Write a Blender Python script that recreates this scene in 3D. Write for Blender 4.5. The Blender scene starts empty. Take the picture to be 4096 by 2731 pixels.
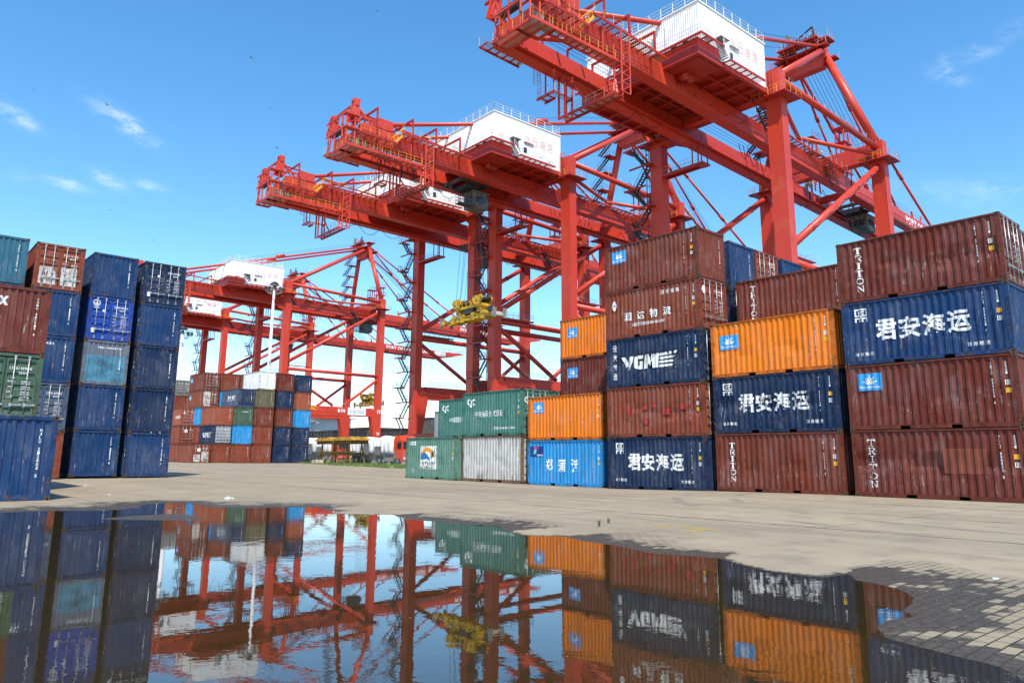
import bpy, bmesh, math, random
from mathutils import Vector, Matrix, noise
random.seed(7)
SC = bpy.context.scene
COL = SC.collection
R = math.radians

# ------------------------------------------------------------------ camera
cam_d = bpy.data.cameras.new('camera'); cam = bpy.data.objects.new('camera', cam_d); COL.objects.link(cam)
cam_d.sensor_width = 36.0; cam_d.sensor_fit = 'HORIZONTAL'
cam_d.lens = 2959.2 / 4096 * 36.0
cam_d.shift_x = 14.0 / 4096; cam_d.shift_y = -120.7 / 4096
cam_d.clip_start = 0.05; cam_d.clip_end = 8000
AZ, PITCH, ROLL, CAMH = R(40.971), R(11.045), R(0.417), 1.472
fwd = Vector((math.sin(AZ) * math.cos(PITCH), math.cos(AZ) * math.cos(PITCH), math.sin(PITCH)))
rt = Vector((math.cos(AZ), -math.sin(AZ), 0)); up = rt.cross(fwd)
rt2 = rt * math.cos(ROLL) + up * math.sin(ROLL); up2 = -rt * math.sin(ROLL) + up * math.cos(ROLL)
cm = Matrix((rt2, up2, -fwd)).transposed().to_4x4(); cm.translation = Vector((0, 0, CAMH))
cam.matrix_world = cm
SC.camera = cam

# ------------------------------------------------------------------ light and sky
SUN_EL = R(57.0); SUN_DIR = Vector((-0.54, -0.84, 0)).normalized() * math.cos(SUN_EL) + Vector((0, 0, math.sin(SUN_EL)))
sl = bpy.data.lights.new('sun', 'SUN'); sl.energy = 5.0; sl.angle = R(0.53); sl.color = (1.0, 0.955, 0.88)
so = bpy.data.objects.new('sun', sl); COL.objects.link(so); so.rotation_euler = SUN_DIR.to_track_quat('Z', 'Y').to_euler()
W = bpy.data.worlds.new('World'); SC.world = W; W.use_nodes = True
nt = W.node_tree; nd = nt.nodes; lk = nt.links; nd.clear()
wo = nd.new('ShaderNodeOutputWorld'); bg = nd.new('ShaderNodeBackground'); sky = nd.new('ShaderNodeTexSky')
sky.sky_type = 'NISHITA'; sky.sun_disc = False; sky.sun_elevation = SUN_EL
sky.sun_rotation = math.atan2(SUN_DIR.x, SUN_DIR.y)
sky.air_density = 1.0; sky.dust_density = 0.2; sky.ozone_density = 2.0; sky.altitude = 0
bg.inputs['Strength'].default_value = 0.125
hs = nd.new('ShaderNodeHueSaturation'); hs.inputs['Saturation'].default_value = 1.28; hs.inputs['Value'].default_value = 1.66; hs.inputs['Hue'].default_value = .494
lk.new(sky.outputs[0], hs.inputs['Color'])
# thin cirrus wisps, each a patch of stretched noise round one direction of the sky
geo = nd.new('ShaderNodeNewGeometry')
def wnode(t, **k):
    n = nd.new(t)
    for a, b in k.items(): setattr(n, a, b)
    return n
def wmath(op, a, b=None, c=None):
    n = wnode('ShaderNodeMath', operation=op)
    for i, v in enumerate((a, b, c)):
        if v is None: continue
        if isinstance(v, (int, float)): n.inputs[i].default_value = v
        else: lk.new(v, n.inputs[i])
    return n.outputs[0]
tc = wnode('ShaderNodeTexCoord')
WISPS = [((0.0714, 0.9269, 0.3684), (0.102, 0.9286, 0.3568), 0.0081, 0.54),
         ((0.1635, 0.9057, 0.3912), (0.2183, 0.9047, 0.3658), 0.0101, 0.58),
         ((0.1283, 0.9437, 0.3049), (0.1609, 0.9402, 0.3002), 0.0064, 0.58),
         ((0.1742, 0.9319, 0.3181), (0.1974, 0.9302, 0.3096), 0.0081, 0.50),
         ((0.217, 0.9236, 0.3159), (0.2411, 0.9182, 0.3141), 0.0061, 0.40),
         ((0.0912, 0.9492, 0.3012), (0.1074, 0.9472, 0.302), 0.0081, 0.18),
         ((0.8644, 0.2648, 0.4275), (0.8776, 0.2425, 0.4135), 0.0081, 0.30),
         ((0.8615, 0.2549, 0.4391), (0.87, 0.2516, 0.4241), 0.0061, 0.19),
         ((0.8678, 0.237, 0.4368), (0.875, 0.2126, 0.435), 0.0091, 0.24),
         ((0.8735, 0.2019, 0.443), (0.8745, 0.1793, 0.4506), 0.0108, 0.16),
         ((0.9088, 0.2812, 0.3081), (0.9331, 0.2118, 0.2906), 0.0108, 0.20),
         ((0.8664, 0.3691, 0.3363), (0.9398, 0.2164, 0.2645), 0.0162, 0.09)]   # from, to (directions of the sky), half width, density
mask = None
mp = wnode('ShaderNodeMapping'); mp.inputs['Scale'].default_value = (16, 16, 40); lk.new(tc.outputs['Generated'], mp.inputs['Vector'])
nz = wnode('ShaderNodeTexNoise'); nz.inputs['Scale'].default_value = 2.6; nz.inputs['Detail'].default_value = 9; nz.inputs['Roughness'].default_value = .66
lk.new(mp.outputs[0], nz.inputs['Vector'])
for (a, b, wd, amp) in WISPS:
    da, db = Vector(a), Vector(b); mid = (da + db).normalized(); ax = (db - da); ln = ax.length / 2; ax.normalize()
    nrm = mid.cross(ax).normalized()
    d1 = wnode('ShaderNodeVectorMath', operation='DOT_PRODUCT'); d1.inputs[1].default_value = ax; lk.new(tc.outputs['Generated'], d1.inputs[0])
    d2 = wnode('ShaderNodeVectorMath', operation='DOT_PRODUCT'); d2.inputs[1].default_value = nrm; lk.new(tc.outputs['Generated'], d2.inputs[0])
    d3 = wnode('ShaderNodeVectorMath', operation='DOT_PRODUCT'); d3.inputs[1].default_value = mid; lk.new(tc.outputs['Generated'], d3.inputs[0])
    u = wmath('DIVIDE', wmath('SUBTRACT', d1.outputs['Value'], ax.dot(mid)), ln + wd * .8)
    v = wmath('DIVIDE', d2.outputs['Value'], wd)
    e = wmath('ADD', wmath('MULTIPLY', u, u), wmath('MULTIPLY', v, v))
    g = wmath('MULTIPLY', wmath('MULTIPLY', wmath('EXPONENT', wmath('MULTIPLY', e, -1.3)), amp), wmath('GREATER_THAN', d3.outputs['Value'], 0.3))
    mask = g if mask is None else wmath('ADD', mask, g)
rp = wnode('ShaderNodeMapRange'); rp.inputs['From Min'].default_value = .36; rp.inputs['From Max'].default_value = .68; lk.new(nz.outputs['Fac'], rp.inputs['Value'])
cl = wmath('MULTIPLY', mask, rp.outputs[0]); cl = wmath('MINIMUM', cl, .9)
mx = wnode('ShaderNodeMix', data_type='RGBA'); lk.new(cl, mx.inputs[0]); lk.new(hs.outputs[0], mx.inputs[6]); mx.inputs[7].default_value = (8.2, 8.6, 9.0, 1)
lk.new(mx.outputs[2], bg.inputs['Color']); lk.new(bg.outputs[0], wo.inputs[0])
SC.view_settings.view_transform = 'Standard'; SC.view_settings.look = 'None'; SC.view_settings.gamma = 1
SC.view_settings.use_curve_mapping = False; SC.view_settings.exposure = 0.34
SC.cycles.max_bounces = 6; SC.cycles.glossy_bounces = 3; SC.cycles.transparent_max_bounces = 8; SC.cycles.use_denoising = True

# ------------------------------------------------------------------ materials
class NT:
    def __init__(s, name):
        s.m = bpy.data.materials.new(name); s.m.use_nodes = True; s.t = s.m.node_tree; s.n = s.t.nodes; s.l = s.t.links
        s.b = s.n['Principled BSDF']; s.o = s.n['Material Output']
    def new(s, t, **k):
        n = s.n.new(t)
        for a, b in k.items(): setattr(n, a, b)
        return n
    def set(s, sock, v):
        if isinstance(v, (int, float)): sock.default_value = v
        elif isinstance(v, (tuple, list)): sock.default_value = v if len(v) != 3 or sock.type == 'VECTOR' else (*v, 1)
        else: s.l.new(v, sock)
    def math(s, op, a, b=None, c=None, clamp=False):
        n = s.new('ShaderNodeMath', operation=op, use_clamp=clamp)
        for i, v in enumerate((a, b, c)):
            if v is not None: s.set(n.inputs[i], v)
        return n.outputs[0]
    def mix(s, f, a, b, mode='MIX'):
        n = s.new('ShaderNodeMix', data_type='RGBA', blend_type=mode); s.set(n.inputs[0], f); s.set(n.inputs[6], a); s.set(n.inputs[7], b); return n.outputs[2]
    def noise(s, vec, scale, detail=5, rough=.55, dist=0):
        n = s.new('ShaderNodeTexNoise'); s.set(n.inputs['Vector'], vec); n.inputs['Scale'].default_value = scale; n.inputs['Detail'].default_value = detail
        n.inputs['Roughness'].default_value = rough; n.inputs['Distortion'].default_value = dist; return n.outputs['Fac']
    def ramp(s, v, a, b, c=0., d=1.):
        n = s.new('ShaderNodeMapRange'); s.set(n.inputs[0], v); n.inputs[1].default_value = a; n.inputs[2].default_value = b; n.inputs[3].default_value = c; n.inputs[4].default_value = d
        n.interpolation_type = 'SMOOTHSTEP'; return n.outputs[0]
    def map(s, vec, sc=(1, 1, 1), loc=None):
        n = s.new('ShaderNodeMapping'); s.set(n.inputs['Vector'], vec); n.inputs['Scale'].default_value = sc
        if loc is not None: s.set(n.inputs['Location'], loc)
        return n.outputs[0]
    def bump(s, h, strength=.2, dist=.02):
        n = s.new('ShaderNodeBump'); n.inputs['Strength'].default_value = strength; n.inputs['Distance'].default_value = dist; s.set(n.inputs['Height'], h)
        s.l.new(n.outputs[0], s.b.inputs['Normal'])
    def out(s, col=None, rough=None, metal=None, spec=None):
        for k, v in (('Base Color', col), ('Roughness', rough), ('Metallic', metal), ('Specular IOR Level', spec)):
            if v is not None: s.set(s.b.inputs[k], v)
        return s.m
    def objvec(s, rnd=True):
        tc = s.new('ShaderNodeTexCoord'); oi = s.new('ShaderNodeObjectInfo')
        if not rnd: return tc.outputs['Object'], tc.outputs['Object']
        a = s.new('ShaderNodeVectorMath', operation='SCALE'); a.inputs[0].default_value = (37, 53, 71); s.l.new(oi.outputs['Random'], a.inputs['Scale'])
        b = s.new('ShaderNodeVectorMath', operation='ADD'); s.l.new(tc.outputs['Object'], b.inputs[0]); s.l.new(a.outputs[0], b.inputs[1])
        return b.outputs[0], tc.outputs['Object']

def container_paint(name, col, wear=1.0, rust=1.0, fade=(.5, .5, .5), light=(.35, .32, .29)):
    t = NT(name); v, raw = t.objvec()
    sep = t.new('ShaderNodeSeparateXYZ'); t.l.new(raw, sep.inputs[0]); z = sep.outputs[2]
    n1 = t.noise(v, .55, 6, .6); c = t.mix(t.ramp(n1, .35, .75, 0, .16), col, tuple(.55 * a + .45 * b for a, b in zip(col, fade)))
    nb = t.noise(t.map(v, (3.5, 3.5, .35)), 1.6, 6, .6); c = t.mix(t.ramp(nb, .42, .70, 0, .50), c, tuple(a * .42 for a in col)); c = t.mix(t.ramp(t.noise(t.map(v, (1.2, 1.2, .6)), 1.1, 6, .65), .52, .68, 0, .30), c, tuple(.7 * a + .3 * b for a, b in zip(col, fade)))
    # vertical rubbing streaks on the lower half
    st = t.noise(t.map(v, (9, 9, .9)), 1.5, 9, .72, .3); lowf = t.noise(v, .8, 3)
    zm = t.math('MULTIPLY', t.ramp(z, .15, .6), t.ramp(z, 1.9, 1.1))
    sm = t.math('MULTIPLY', t.math('MULTIPLY', t.ramp(st, .575 - .03 * wear, .65), zm), t.ramp(lowf, .38, .52))
    sc = t.mix(t.ramp(t.noise(v, 5, 3), .42, .58), light, (.17, .07, .025))
    c = t.mix(t.math('MULTIPLY', sm, min(1, .9 * wear)), c, sc)
    # scuffs
    sf = t.noise(t.map(v, (2.2, 2.2, 5)), 3.4, 9, .75); c = t.mix(t.math('MULTIPLY', t.ramp(sf, .66, .72), .55 * wear), c, light)
    # rust freckles, more at rails
    rs = t.noise(v, 7.5, 8, .7); edge = t.math('ADD', t.ramp(z, .30, .0, 0, .09), t.ramp(z, 2.42, 2.59, 0, .07))
    rm = t.ramp(t.math('ADD', rs, edge), .655, .70)
    c = t.mix(t.math('MULTIPLY', rm, .85 * rust), c, (.12, .045, .018))
    if rust > 1.5:   # rust running down from the rails and up from the sill
        rn = t.noise(t.map(v, (6, 6, .5)), 1.4, 8, .7); er = t.math('MAXIMUM', t.ramp(z, 1.5, 2.5), t.ramp(z, .9, .15)); c = t.mix(t.math('MULTIPLY', t.ramp(rn, .50, .62), er), c, (.15, .075, .035))
    t.bump(t.noise(v, 2.2, 4), .35, .03)
    return t.out(c, t.ramp(n1, .3, .7, .50, .68), 0, .18)

def frame_paint(name, col):
    t = NT(name); v, raw = t.objvec()
    n1 = t.noise(v, 2.2, 7, .65); c = t.mix(t.ramp(n1, .42, .62), col, tuple(.6 * a for a in col))
    c = t.mix(t.ramp(t.noise(v, 5.5, 8, .7), .52, .63, 0, .8), c, (.11, .050, .022))
    c = t.mix(t.ramp(t.noise(v, 9, 6, .7), .62, .68, 0, .6), c, (.35, .31, .27))
    t.bump(t.noise(v, 14, 5), .3, .01)
    return t.out(c, .6, 0, .3)

def simple(name, col, rough=.5, metal=0, var=.25, scale=3, spec=.4, bump=0):
    t = NT(name); v, raw = t.objvec()
    c = t.mix(t.ramp(t.noise(v, scale, 6, .6), .35, .7), tuple(a * (1 + var * .5) for a in col), tuple(a * (1 - var) for a in col))
    if bump: t.bump(t.noise(v, scale * 4, 5), bump, .02)
    return t.out(c, rough, metal, spec)

def worn_letter(name, col, thr=.60):
    t = NT(name); v, raw = t.objvec()
    st = t.noise(t.map(v, (7, 7, 1.1)), 1.8, 9, .72, .3); lf = t.noise(v, 1.1, 3)
    m = t.math('MULTIPLY', t.ramp(st, thr - .06, thr), t.ramp(lf, .44, .56), clamp=True)
    tr = t.new('ShaderNodeBsdfTransparent'); ms = t.new('ShaderNodeMixShader')
    t.l.new(m, ms.inputs[0]); t.l.new(t.b.outputs[0], ms.inputs[1]); t.l.new(tr.outputs[0], ms.inputs[2]); t.l.new(ms.outputs[0], t.o.inputs[0])
    return t.out(col, .55, 0, .3)

PAL = {
 'brown': (.165, .033, .016), 'maroon': (.138, .024, .013), 'redbrown': (.215, .046, .021), 'rust': (.30, .072, .032),
 'orange': (.80, .195, .007), 'navy': (.006, .023, .068), 'blue': (.008, .040, .124), 'royal': (.006, .052, .30), 'slate': (.060, .090, .145), 'bluegrey': (.125, .145, .185),
 'sky': (.022, .270, .580), 'green': (.050, .185, .140), 'palegreen': (.105, .235, .170), 'darkgreen': (.055, .105, .065), 'olive': (.12, .105, .060),
 'white': (.72, .72, .69), 'offwhite': (.52, .51, .47), 'teal': (.025, .120, .185), 'grey': (.20, .19, .175), 'ltgrey': (.30, .32, .34), 'greenteal': (.055, .185, .145)}
HEAVY = {'offwhite'}
MAT = {}
def cmat(k):
    if k not in MAT:
        MAT[k] = container_paint(k + ' container paint', PAL[k], 1.25 if k in HEAVY else 1.0, 1.9 if k in HEAVY else (.5 if k in ('orange', 'sky', 'white') else 1.0))
        MAT[k + '_f'] = frame_paint(k + ' frame paint', {'orange': (.55, .13, .010), 'offwhite': (.20, .12, .075)}.get(k, PAL[k]))
    return MAT[k], MAT[k + '_f']
M_STEEL = simple('galvanised steel', (.42, .42, .41), .45, .6, .3, 4)
M_CAST = simple('rusty casting', (.085, .050, .030), .7, .1, .6, 9)
M_BLACK = simple('dark void', (.012, .012, .012), .8, 0, .1)
M_LET = worn_letter('white lettering', (.78, .78, .76)); M_LET2 = worn_letter('heavily scuffed white lettering', (.74, .74, .72), .535)
M_LETC = simple('clean white lettering', (.80, .80, .78), .5, 0, .06)
M_YEL = simple('yellow label', (.75, .40, .02), .5, 0, .2); M_LBL = simple('white label', (.72, .72, .72), .5, 0, .2)
M_BLUEL = worn_letter('light blue emblem panel', (.035, .30, .66), .63); M_INK = simple('dark ink', (.02, .02, .025), .6, 0, .1)
M_SEAL = simple('door rubber', (.02, .02, .02), .8, 0, .1)

def crane_red(name, col):
    t = NT(name); v, raw = t.objvec()
    c = t.mix(t.ramp(t.noise(v, .12, 5, .6), .35, .7, 0, .5), col, tuple(a * .80 for a in col))
    c = t.mix(t.ramp(t.noise(t.map(v, (1.6, 1.6, .12)), .9, 7, .65), .52, .75, 0, .45), c, tuple(a * .55 for a in col))
    c = t.mix(t.ramp(t.noise(v, .35, 6, .7), .54, .66, 0, .35), c, (min(1, col[0] * 1.05), col[1] * 2.4, col[2] * 3.2))
    c = t.mix(t.ramp(t.noise(v, 1.8, 8, .7), .66, .73, 0, .7), c, (.12, .03, .02))
    return t.out(c, .42, 0, .45)
M_RED = crane_red('red crane paint', (.57, .047, .022))
M_RED2 = crane_red('dark red crane paint', (.40, .028, .015))
t = NT('open steel grating'); v, raw = t.objvec(False); w1 = t.new('ShaderNodeSeparateXYZ'); t.l.new(raw, w1.inputs[0])
gr = t.math('MINIMUM', t.math('GREATER_THAN', t.math('FRACT', t.math('MULTIPLY', w1.outputs[0], 9.0)), .42), t.math('GREATER_THAN', t.math('FRACT', t.math('MULTIPLY', w1.outputs[1], 4.0)), .12))
tr = t.new('ShaderNodeBsdfTransparent'); ms = t.new('ShaderNodeMixShader'); t.l.new(gr, ms.inputs[0]); t.l.new(t.b.outputs[0], ms.inputs[1]); t.l.new(tr.outputs[0], ms.inputs[2]); t.l.new(ms.outputs[0], t.o.inputs[0])
M_GRATE = t.out((.42, .30, .22), .7, .1, .3)
M_RAILY = simple('yellow railing paint', (.72, .36, .03), .5, 0, .2); M_RAILG = simple('galvanised railing', (.50, .42, .36), .5, .3, .2); M_RAILR = simple('red railing paint', (.55, .07, .05), .5, 0, .2)
M_RAILW = simple('white railing', (.74, .74, .74), .5, 0, .1)
M_HOUSE = simple('white cladding', (.80, .81, .79), .5, 0, .05, .4)
M_HRED = worn_letter('faded red lettering', (.68, .36, .35), .58)
M_CABLE = simple('black cable', (.015, .015, .018), .6, 0, .2)
M_GLASS = simple('dark glass', (.02, .03, .04), .08, 0, .1, 2, .6)
M_GREYM = simple('grey machinery', (.22, .22, .21), .55, .2, .4, 3); M_DKGREY = simple('dark steel', (.05, .05, .055), .55, .3, .3, 3)
M_SPR = simple('yellow machine paint', (.52, .31, .015), .55, 0, .7, 1.5); M_SPRD = simple('dirty yellow paint', (.25, .14, .02), .6, 0, .7, 1.5)
M_CREAM = simple('cream paint', (.50, .46, .37), .6, 0, .4, 2); M_CAB = simple('grimy cab paint', (.13, .125, .11), .6, 0, .6, 1.6)

# ------------------------------------------------------------------ mesh helpers
class B:
    """collects shapes into one mesh"""
    def __init__(s): s.bm = bmesh.new()
    def box(s, a, b):
        x0, y0, z0 = (min(p, q) for p, q in zip(a, b)); x1, y1, z1 = (max(p, q) for p, q in zip(a, b))
        v = [s.bm.verts.new(p) for p in ((x0, y0, z0), (x1, y0, z0), (x1, y1, z0), (x0, y1, z0), (x0, y0, z1), (x1, y0, z1), (x1, y1, z1), (x0, y1, z1))]
        for f in ((3, 2, 1, 0), (4, 5, 6, 7), (0, 1, 5, 4), (1, 2, 6, 5), (2, 3, 7, 6), (3, 0, 4, 7)): s.bm.faces.new([v[i] for i in f])
        return s
    def hexa(s, p):  # 8 points, bottom ring then top ring
        v = [s.bm.verts.new(q) for q in p]
        for f in ((3, 2, 1, 0), (4, 5, 6, 7), (0, 1, 5, 4), (1, 2, 6, 5), (2, 3, 7, 6), (3, 0, 4, 7)): s.bm.faces.new([v[i] for i in f])
        return s
    def beam(s, a, b, w, h, upv=(0, 0, 1)):
        a = Vector(a); b = Vector(b); d = (b - a).normalized(); upv = Vector(upv)
        if abs(d.dot(upv)) > .98: upv = Vector((1, 0, 0))
        sx = d.cross(upv).normalized(); sz = sx.cross(d)
        o = [sx * w / 2 * i + sz * h / 2 * j for i, j in ((-1, -1), (1, -1), (1, 1), (-1, 1))]
        return s.hexa([a + q for q in o] + [b + q for q in o])
    def tube(s, a, b, r, n=12, r2=None, cap=True):
        a = Vector(a); b = Vector(b); d = (b - a).normalized(); u = Vector((0, 0, 1)) if abs(d.z) < .98 else Vector((1, 0, 0))
        x = d.cross(u).normalized(); y = x.cross(d); r2 = r if r2 is None else r2
        A = [s.bm.verts.new(a + (x * math.cos(k * 2 * math.pi / n) + y * math.sin(k * 2 * math.pi / n)) * r) for k in range(n)]
        Bv = [s.bm.verts.new(b + (x * math.cos(k * 2 * math.pi / n) + y * math.sin(k * 2 * math.pi / n)) * r2) for k in range(n)]
        for k in range(n):
            f = s.bm.faces.new((A[k], A[(k + 1) % n], Bv[(k + 1) % n], Bv[k])); f.smooth = n > 6
        if cap: s.bm.faces.new(A[::-1]); s.bm.faces.new(Bv)
        return s
    def path(s, pts, r, n=6):
        for a, b in zip(pts, pts[1:]): s.tube(a, b, r, n)
        return s
    def poly(s, pts, thick):
        """flat polygon extruded by the vector thick"""
        th = Vector(thick); lo = [s.bm.verts.new(p) for p in pts]; hi = [s.bm.verts.new(Vector(p) + th) for p in pts]; n = len(pts)
        s.bm.faces.new(lo[::-1]); s.bm.faces.new(hi)
        for k in range(n): s.bm.faces.new((lo[k], lo[(k + 1) % n], hi[(k + 1) % n], hi[k]))
        return s
    def rail(s, pts, h=1.1, r=.03, step=2.0, bars=(1.0, .55)):
        for a, b in zip(pts, pts[1:]):
            a = Vector(a); b = Vector(b); n = max(1, round((b - a).length / step))
            for k in range(n + 1):
                p = a.lerp(b, k / n); s.tube(p, p + Vector((0, 0, h)), r, 4)
            for q in bars: s.tube(a + Vector((0, 0, h * q)), b + Vector((0, 0, h * q)), r * .9, 4)
        return s
    def stair(s, a, b, w, wdir, n=None):
        a = Vector(a); b = Vector(b); wd = Vector(wdir).normalized() * w; n = n or max(3, int(abs(b.z - a.z) / .28))
        for o in (Vector((0, 0, 0)), wd): s.beam(a + o, b + o, .08, .30)
        for k in range(1, n):
            p = a.lerp(b, k / n); run = (b - a); run.z = 0; run = run.normalized() * .24
            s.hexa([p - run / 2, p + run / 2, p + run / 2 + wd, p - run / 2 + wd] + [q + Vector((0, 0, .05)) for q in (p - run / 2, p + run / 2, p + run / 2 + wd, p - run / 2 + wd)])
        for o in (Vector((0, 0, 0)), wd):
            s.tube(a + o + Vector((0, 0, 1)), b + o + Vector((0, 0, 1)), .04, 4)
            for k in (0, n // 3, 2 * n // 3, n):
                p = a.lerp(b, k / n) + o; s.tube(p, p + Vector((0, 0, 1)), .025, 4)
        return s
    def cage(s, base, h, r, side=(1, 0, 0)):
        base = Vector(base); sd = Vector(side).normalized(); tv = sd.cross(Vector((0, 0, 1)))
        for o in (-.25, .25): s.tube(base + tv * o, base + tv * o + Vector((0, 0, h)), .03, 4)
        z = 0
        while z < h: s.tube(base + tv * -.25 + Vector((0, 0, z)), base + tv * .25 + Vector((0, 0, z)), .018, 4); z += .35
        arc = [sd * r * (1 + math.cos(t)) * .9 + tv * r * math.sin(t) * 1.1 for t in [R(q) for q in (-150, -90, -45, 0, 45, 90, 150)]]
        z = 2.0
        while z <= h + .01:
            s.path([base + q + Vector((0, 0, z)) for q in arc], .022, 4); z += .8
        for q in arc[1:-1]: s.tube(base + q + Vector((0, 0, 2.0)), base + q + Vector((0, 0, h)), .018, 4)
        return s
    def mesh(s, name):
        me = bpy.data.meshes.new(name); bmesh.ops.recalc_face_normals(s.bm, faces=s.bm.faces); s.bm.to_mesh(me); s.bm.free(); return me
def link(name, me, mat, parent=None, objmat=False, **props):
    o = bpy.data.objects.new(name, me); COL.objects.link(o)
    if mat is not None:
        if objmat:
            if not me.materials: me.materials.append(None)
            o.material_slots[0].link = 'OBJECT'; o.material_slots[0].material = mat
        else:
            if not me.materials: me.materials.append(mat)
    if parent is not None: o.parent = parent
    for k, v in props.items(): o[k] = v
    return o
def empty(name, loc, rz=0, label=None, cat=None, group=None):
    o = bpy.data.objects.new(name, None); COL.objects.link(o); o.location = loc; o.rotation_euler = (0, 0, rz); o.empty_display_size = .3
    if label: o['label'] = label
    if cat: o['category'] = cat
    if group: o['group'] = group
    return o
def copy_tree(o, parent=None):
    c = o.copy(); COL.objects.link(c)
    if parent is not None: c.parent = parent
    for ch in list(o.children): copy_tree(ch, c)
    return c
_TXT = {}
def text_bm(s, bold=0.0, spacing=1.0, res=2):
    key = (s, bold, spacing)
    if key not in _TXT:
        c = bpy.data.curves.new('lettering', 'FONT'); c.body = s; c.size = 1; c.offset = bold; c.space_character = spacing; c.resolution_u = res
        o = bpy.data.objects.new('lettering', c); COL.objects.link(o); me = bpy.data.meshes.new_from_object(o)
        bpy.data.objects.remove(o); bpy.data.curves.remove(c); _TXT[key] = me
    bm = bmesh.new(); bm.from_mesh(_TXT[key]); return bm
def bm_extent(bm):
    xs = [v.co.x for v in bm.verts]; ys = [v.co.y for v in bm.verts]; return min(xs), max(xs), min(ys), max(ys)
def fit_text(s, u0, w0, width, height, bold=0.0, spacing=1.0):
    bm = text_bm(s, bold, spacing); a, b, c, d = bm_extent(bm)
    for v in bm.verts: v.co = Vector((u0 + (v.co.x - a) / (b - a) * width, w0 + (v.co.y - c) / (d - c) * height, 0))
    return bm
def bm_join(dst, src):
    me = bpy.data.meshes.new('tmp'); src.to_mesh(me); src.free(); dst.from_mesh(me); bpy.data.meshes.remove(me)
# ------------------------------------------------------------------ ground, water
def sstep(a, b, v): q = min(1., max(0., (v - a) / (b - a))); return q * q * (3 - 2 * q)
def ground_z(y, x=0.):
    # the yard rises gently away from the puddle, with a shallow dip along the right row
    return min(.45, max(0., (y - 30)) * .0028) - .20 * math.exp(-((x - 31) / 9) ** 2) * sstep(14, 30, y) * (1 - sstep(52, 80, y))
CL, CW, CH = 6.058, 2.438, 2.591

# ------------------------------------------------------------------ containers
def prof_breaks(a, b, pitch, out, slope, depth):
    """corrugation profile along an axis: list of (position, depth)"""
    pts = [(a, 0.)]; x = a + .05
    while x + pitch < b:
        pts += [(x + out, 0.), (x + out + slope, depth), (x + pitch - slope, depth), (x + pitch, 0.)]; x += pitch
    pts.append((b, 0.)); return pts
SIDE_P = prof_breaks(.17, CL - .17, .2765, .076, .052, .044)
END_P = prof_breaks(.16, CW - .16, .248, .105, .022, .040)
def pdepth(P, u):
    for (a, da), (b, db) in zip(P, P[1:]):
        if a <= u <= b: return da + (db - da) * ((u - a) / (b - a) if b > a else 0)
    return 0.
X_SIDE, Y_END = .022, .03
def side_mesh(dent, seed=0):
    bm = bmesh.new(); rows = [.17, .45, .7, .95, 1.2, 1.45, 1.75, 2.1, 2.50] if dent else [.17, 2.50]
    grid = []
    for z in rows:
        row = []
        for i, (y, d) in enumerate(SIDE_P):
            q = 0.
            if dent and rows[0] < z < rows[-1]:
                n = noise.noise(Vector((y * .8 + seed * 9, z * 1.1, seed))); n2 = noise.noise(Vector((y * 3.1, z * 3.3 + seed * 5, seed)))
                q = dent * max(0, n + .05) * .17 * math.exp(-((z - 1.15) / .55) ** 2) + dent * .030 * n2 * math.exp(-((z - 1.2) / .7) ** 2)
            row.append(bm.verts.new((X_SIDE + d + max(q, -.012), y + (q * .4 if dent else 0), z)))
        grid.append(row)
    for a, b in zip(grid, grid[1:]):
        for i in range(len(a) - 1): bm.faces.new((a[i + 1], a[i], b[i], b[i + 1]))
    me = bpy.data.meshes.new('side_wall'); bm.to_mesh(me); bm.free(); return me
def end_mesh():
    bm = bmesh.new(); lo = [bm.verts.new((x, Y_END + d, .20)) for x, d in END_P]; hi = [bm.verts.new((x, Y_END + d, 2.46)) for x, d in END_P]
    for i in range(len(lo) - 1): bm.faces.new((lo[i], lo[i + 1], hi[i + 1], hi[i]))
    me = bpy.data.meshes.new('end_wall'); bm.to_mesh(me); bm.free(); return me
def frame_mesh():
    b = B(); pw = .155
    for x in (0.012, CW - pw - .012):
        for y in (0.012, CL - pw - .012): b.box((x, y, .118), (x + pw, y + pw, CH - .118))
    for x in (.004, CW - .064):
        b.box((x, pw + .012, CH - .085), (x + .06, CL - pw - .012, CH - .015))
        # bottom side rail with two fork pockets left open
        for y0, y1 in ((.18, 1.95), (2.31, 3.75), (4.11, CL - .18)): b.box((x, y0, .015), (x + .06, y1, .17))
        for y0, y1 in ((1.95, 2.31), (3.75, 4.11)): b.box((x, y0, .14), (x + .06, y1, .17))
    for y in (.008, CL - .088):
        b.box((pw + .012, y, CH - .125), (CW - pw - .012, y + .08, CH - .012)); b.box((pw + .012, y, .03), (CW - pw - .012, y + .08, .20))
    return b.mesh('frame')
def roof_mesh():
    b = B(); b.box((.03, .03, CH - .05), (CW - .03, CL - .03, CH - .03)); b.box((.065, .10, .12), (CW - .065, CL - .10, .16))
    y = .3
    while y < CL - .4: b.box((.15, y, CH - .031), (CW - .15, y + .12, CH - .016)); y += .28
    return b.mesh('roof')
def casting_mesh():
    # block with recessed holes on the outward faces
    b = B(); a = .178; w = .162; h = .118
    b.box((0, 0, 0), (w, .03, .03)); b.box((0, 0, h - .03), (w, .03, h)); b.box((0, 0, .03), (.045, .03, h - .03)); b.box((w - .045, 0, .03), (w, .03, h - .03))
    b.box((0, .03, 0), (.03, a, .03)); b.box((0, .03, h - .03), (.03, a, h)); b.box((0, .03, .03), (.03, .055, h - .03)); b.box((0, a - .055, .03), (.03, a, h - .03))
    b.box((.075, .075, .002), (w, a, h - .002)); b.box((.03, .03, h - .022), (.14, .16, h - .004)); b.box((.03, .03, .004), (.14, .16, .022))
    return b.mesh('corner_casting')
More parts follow.
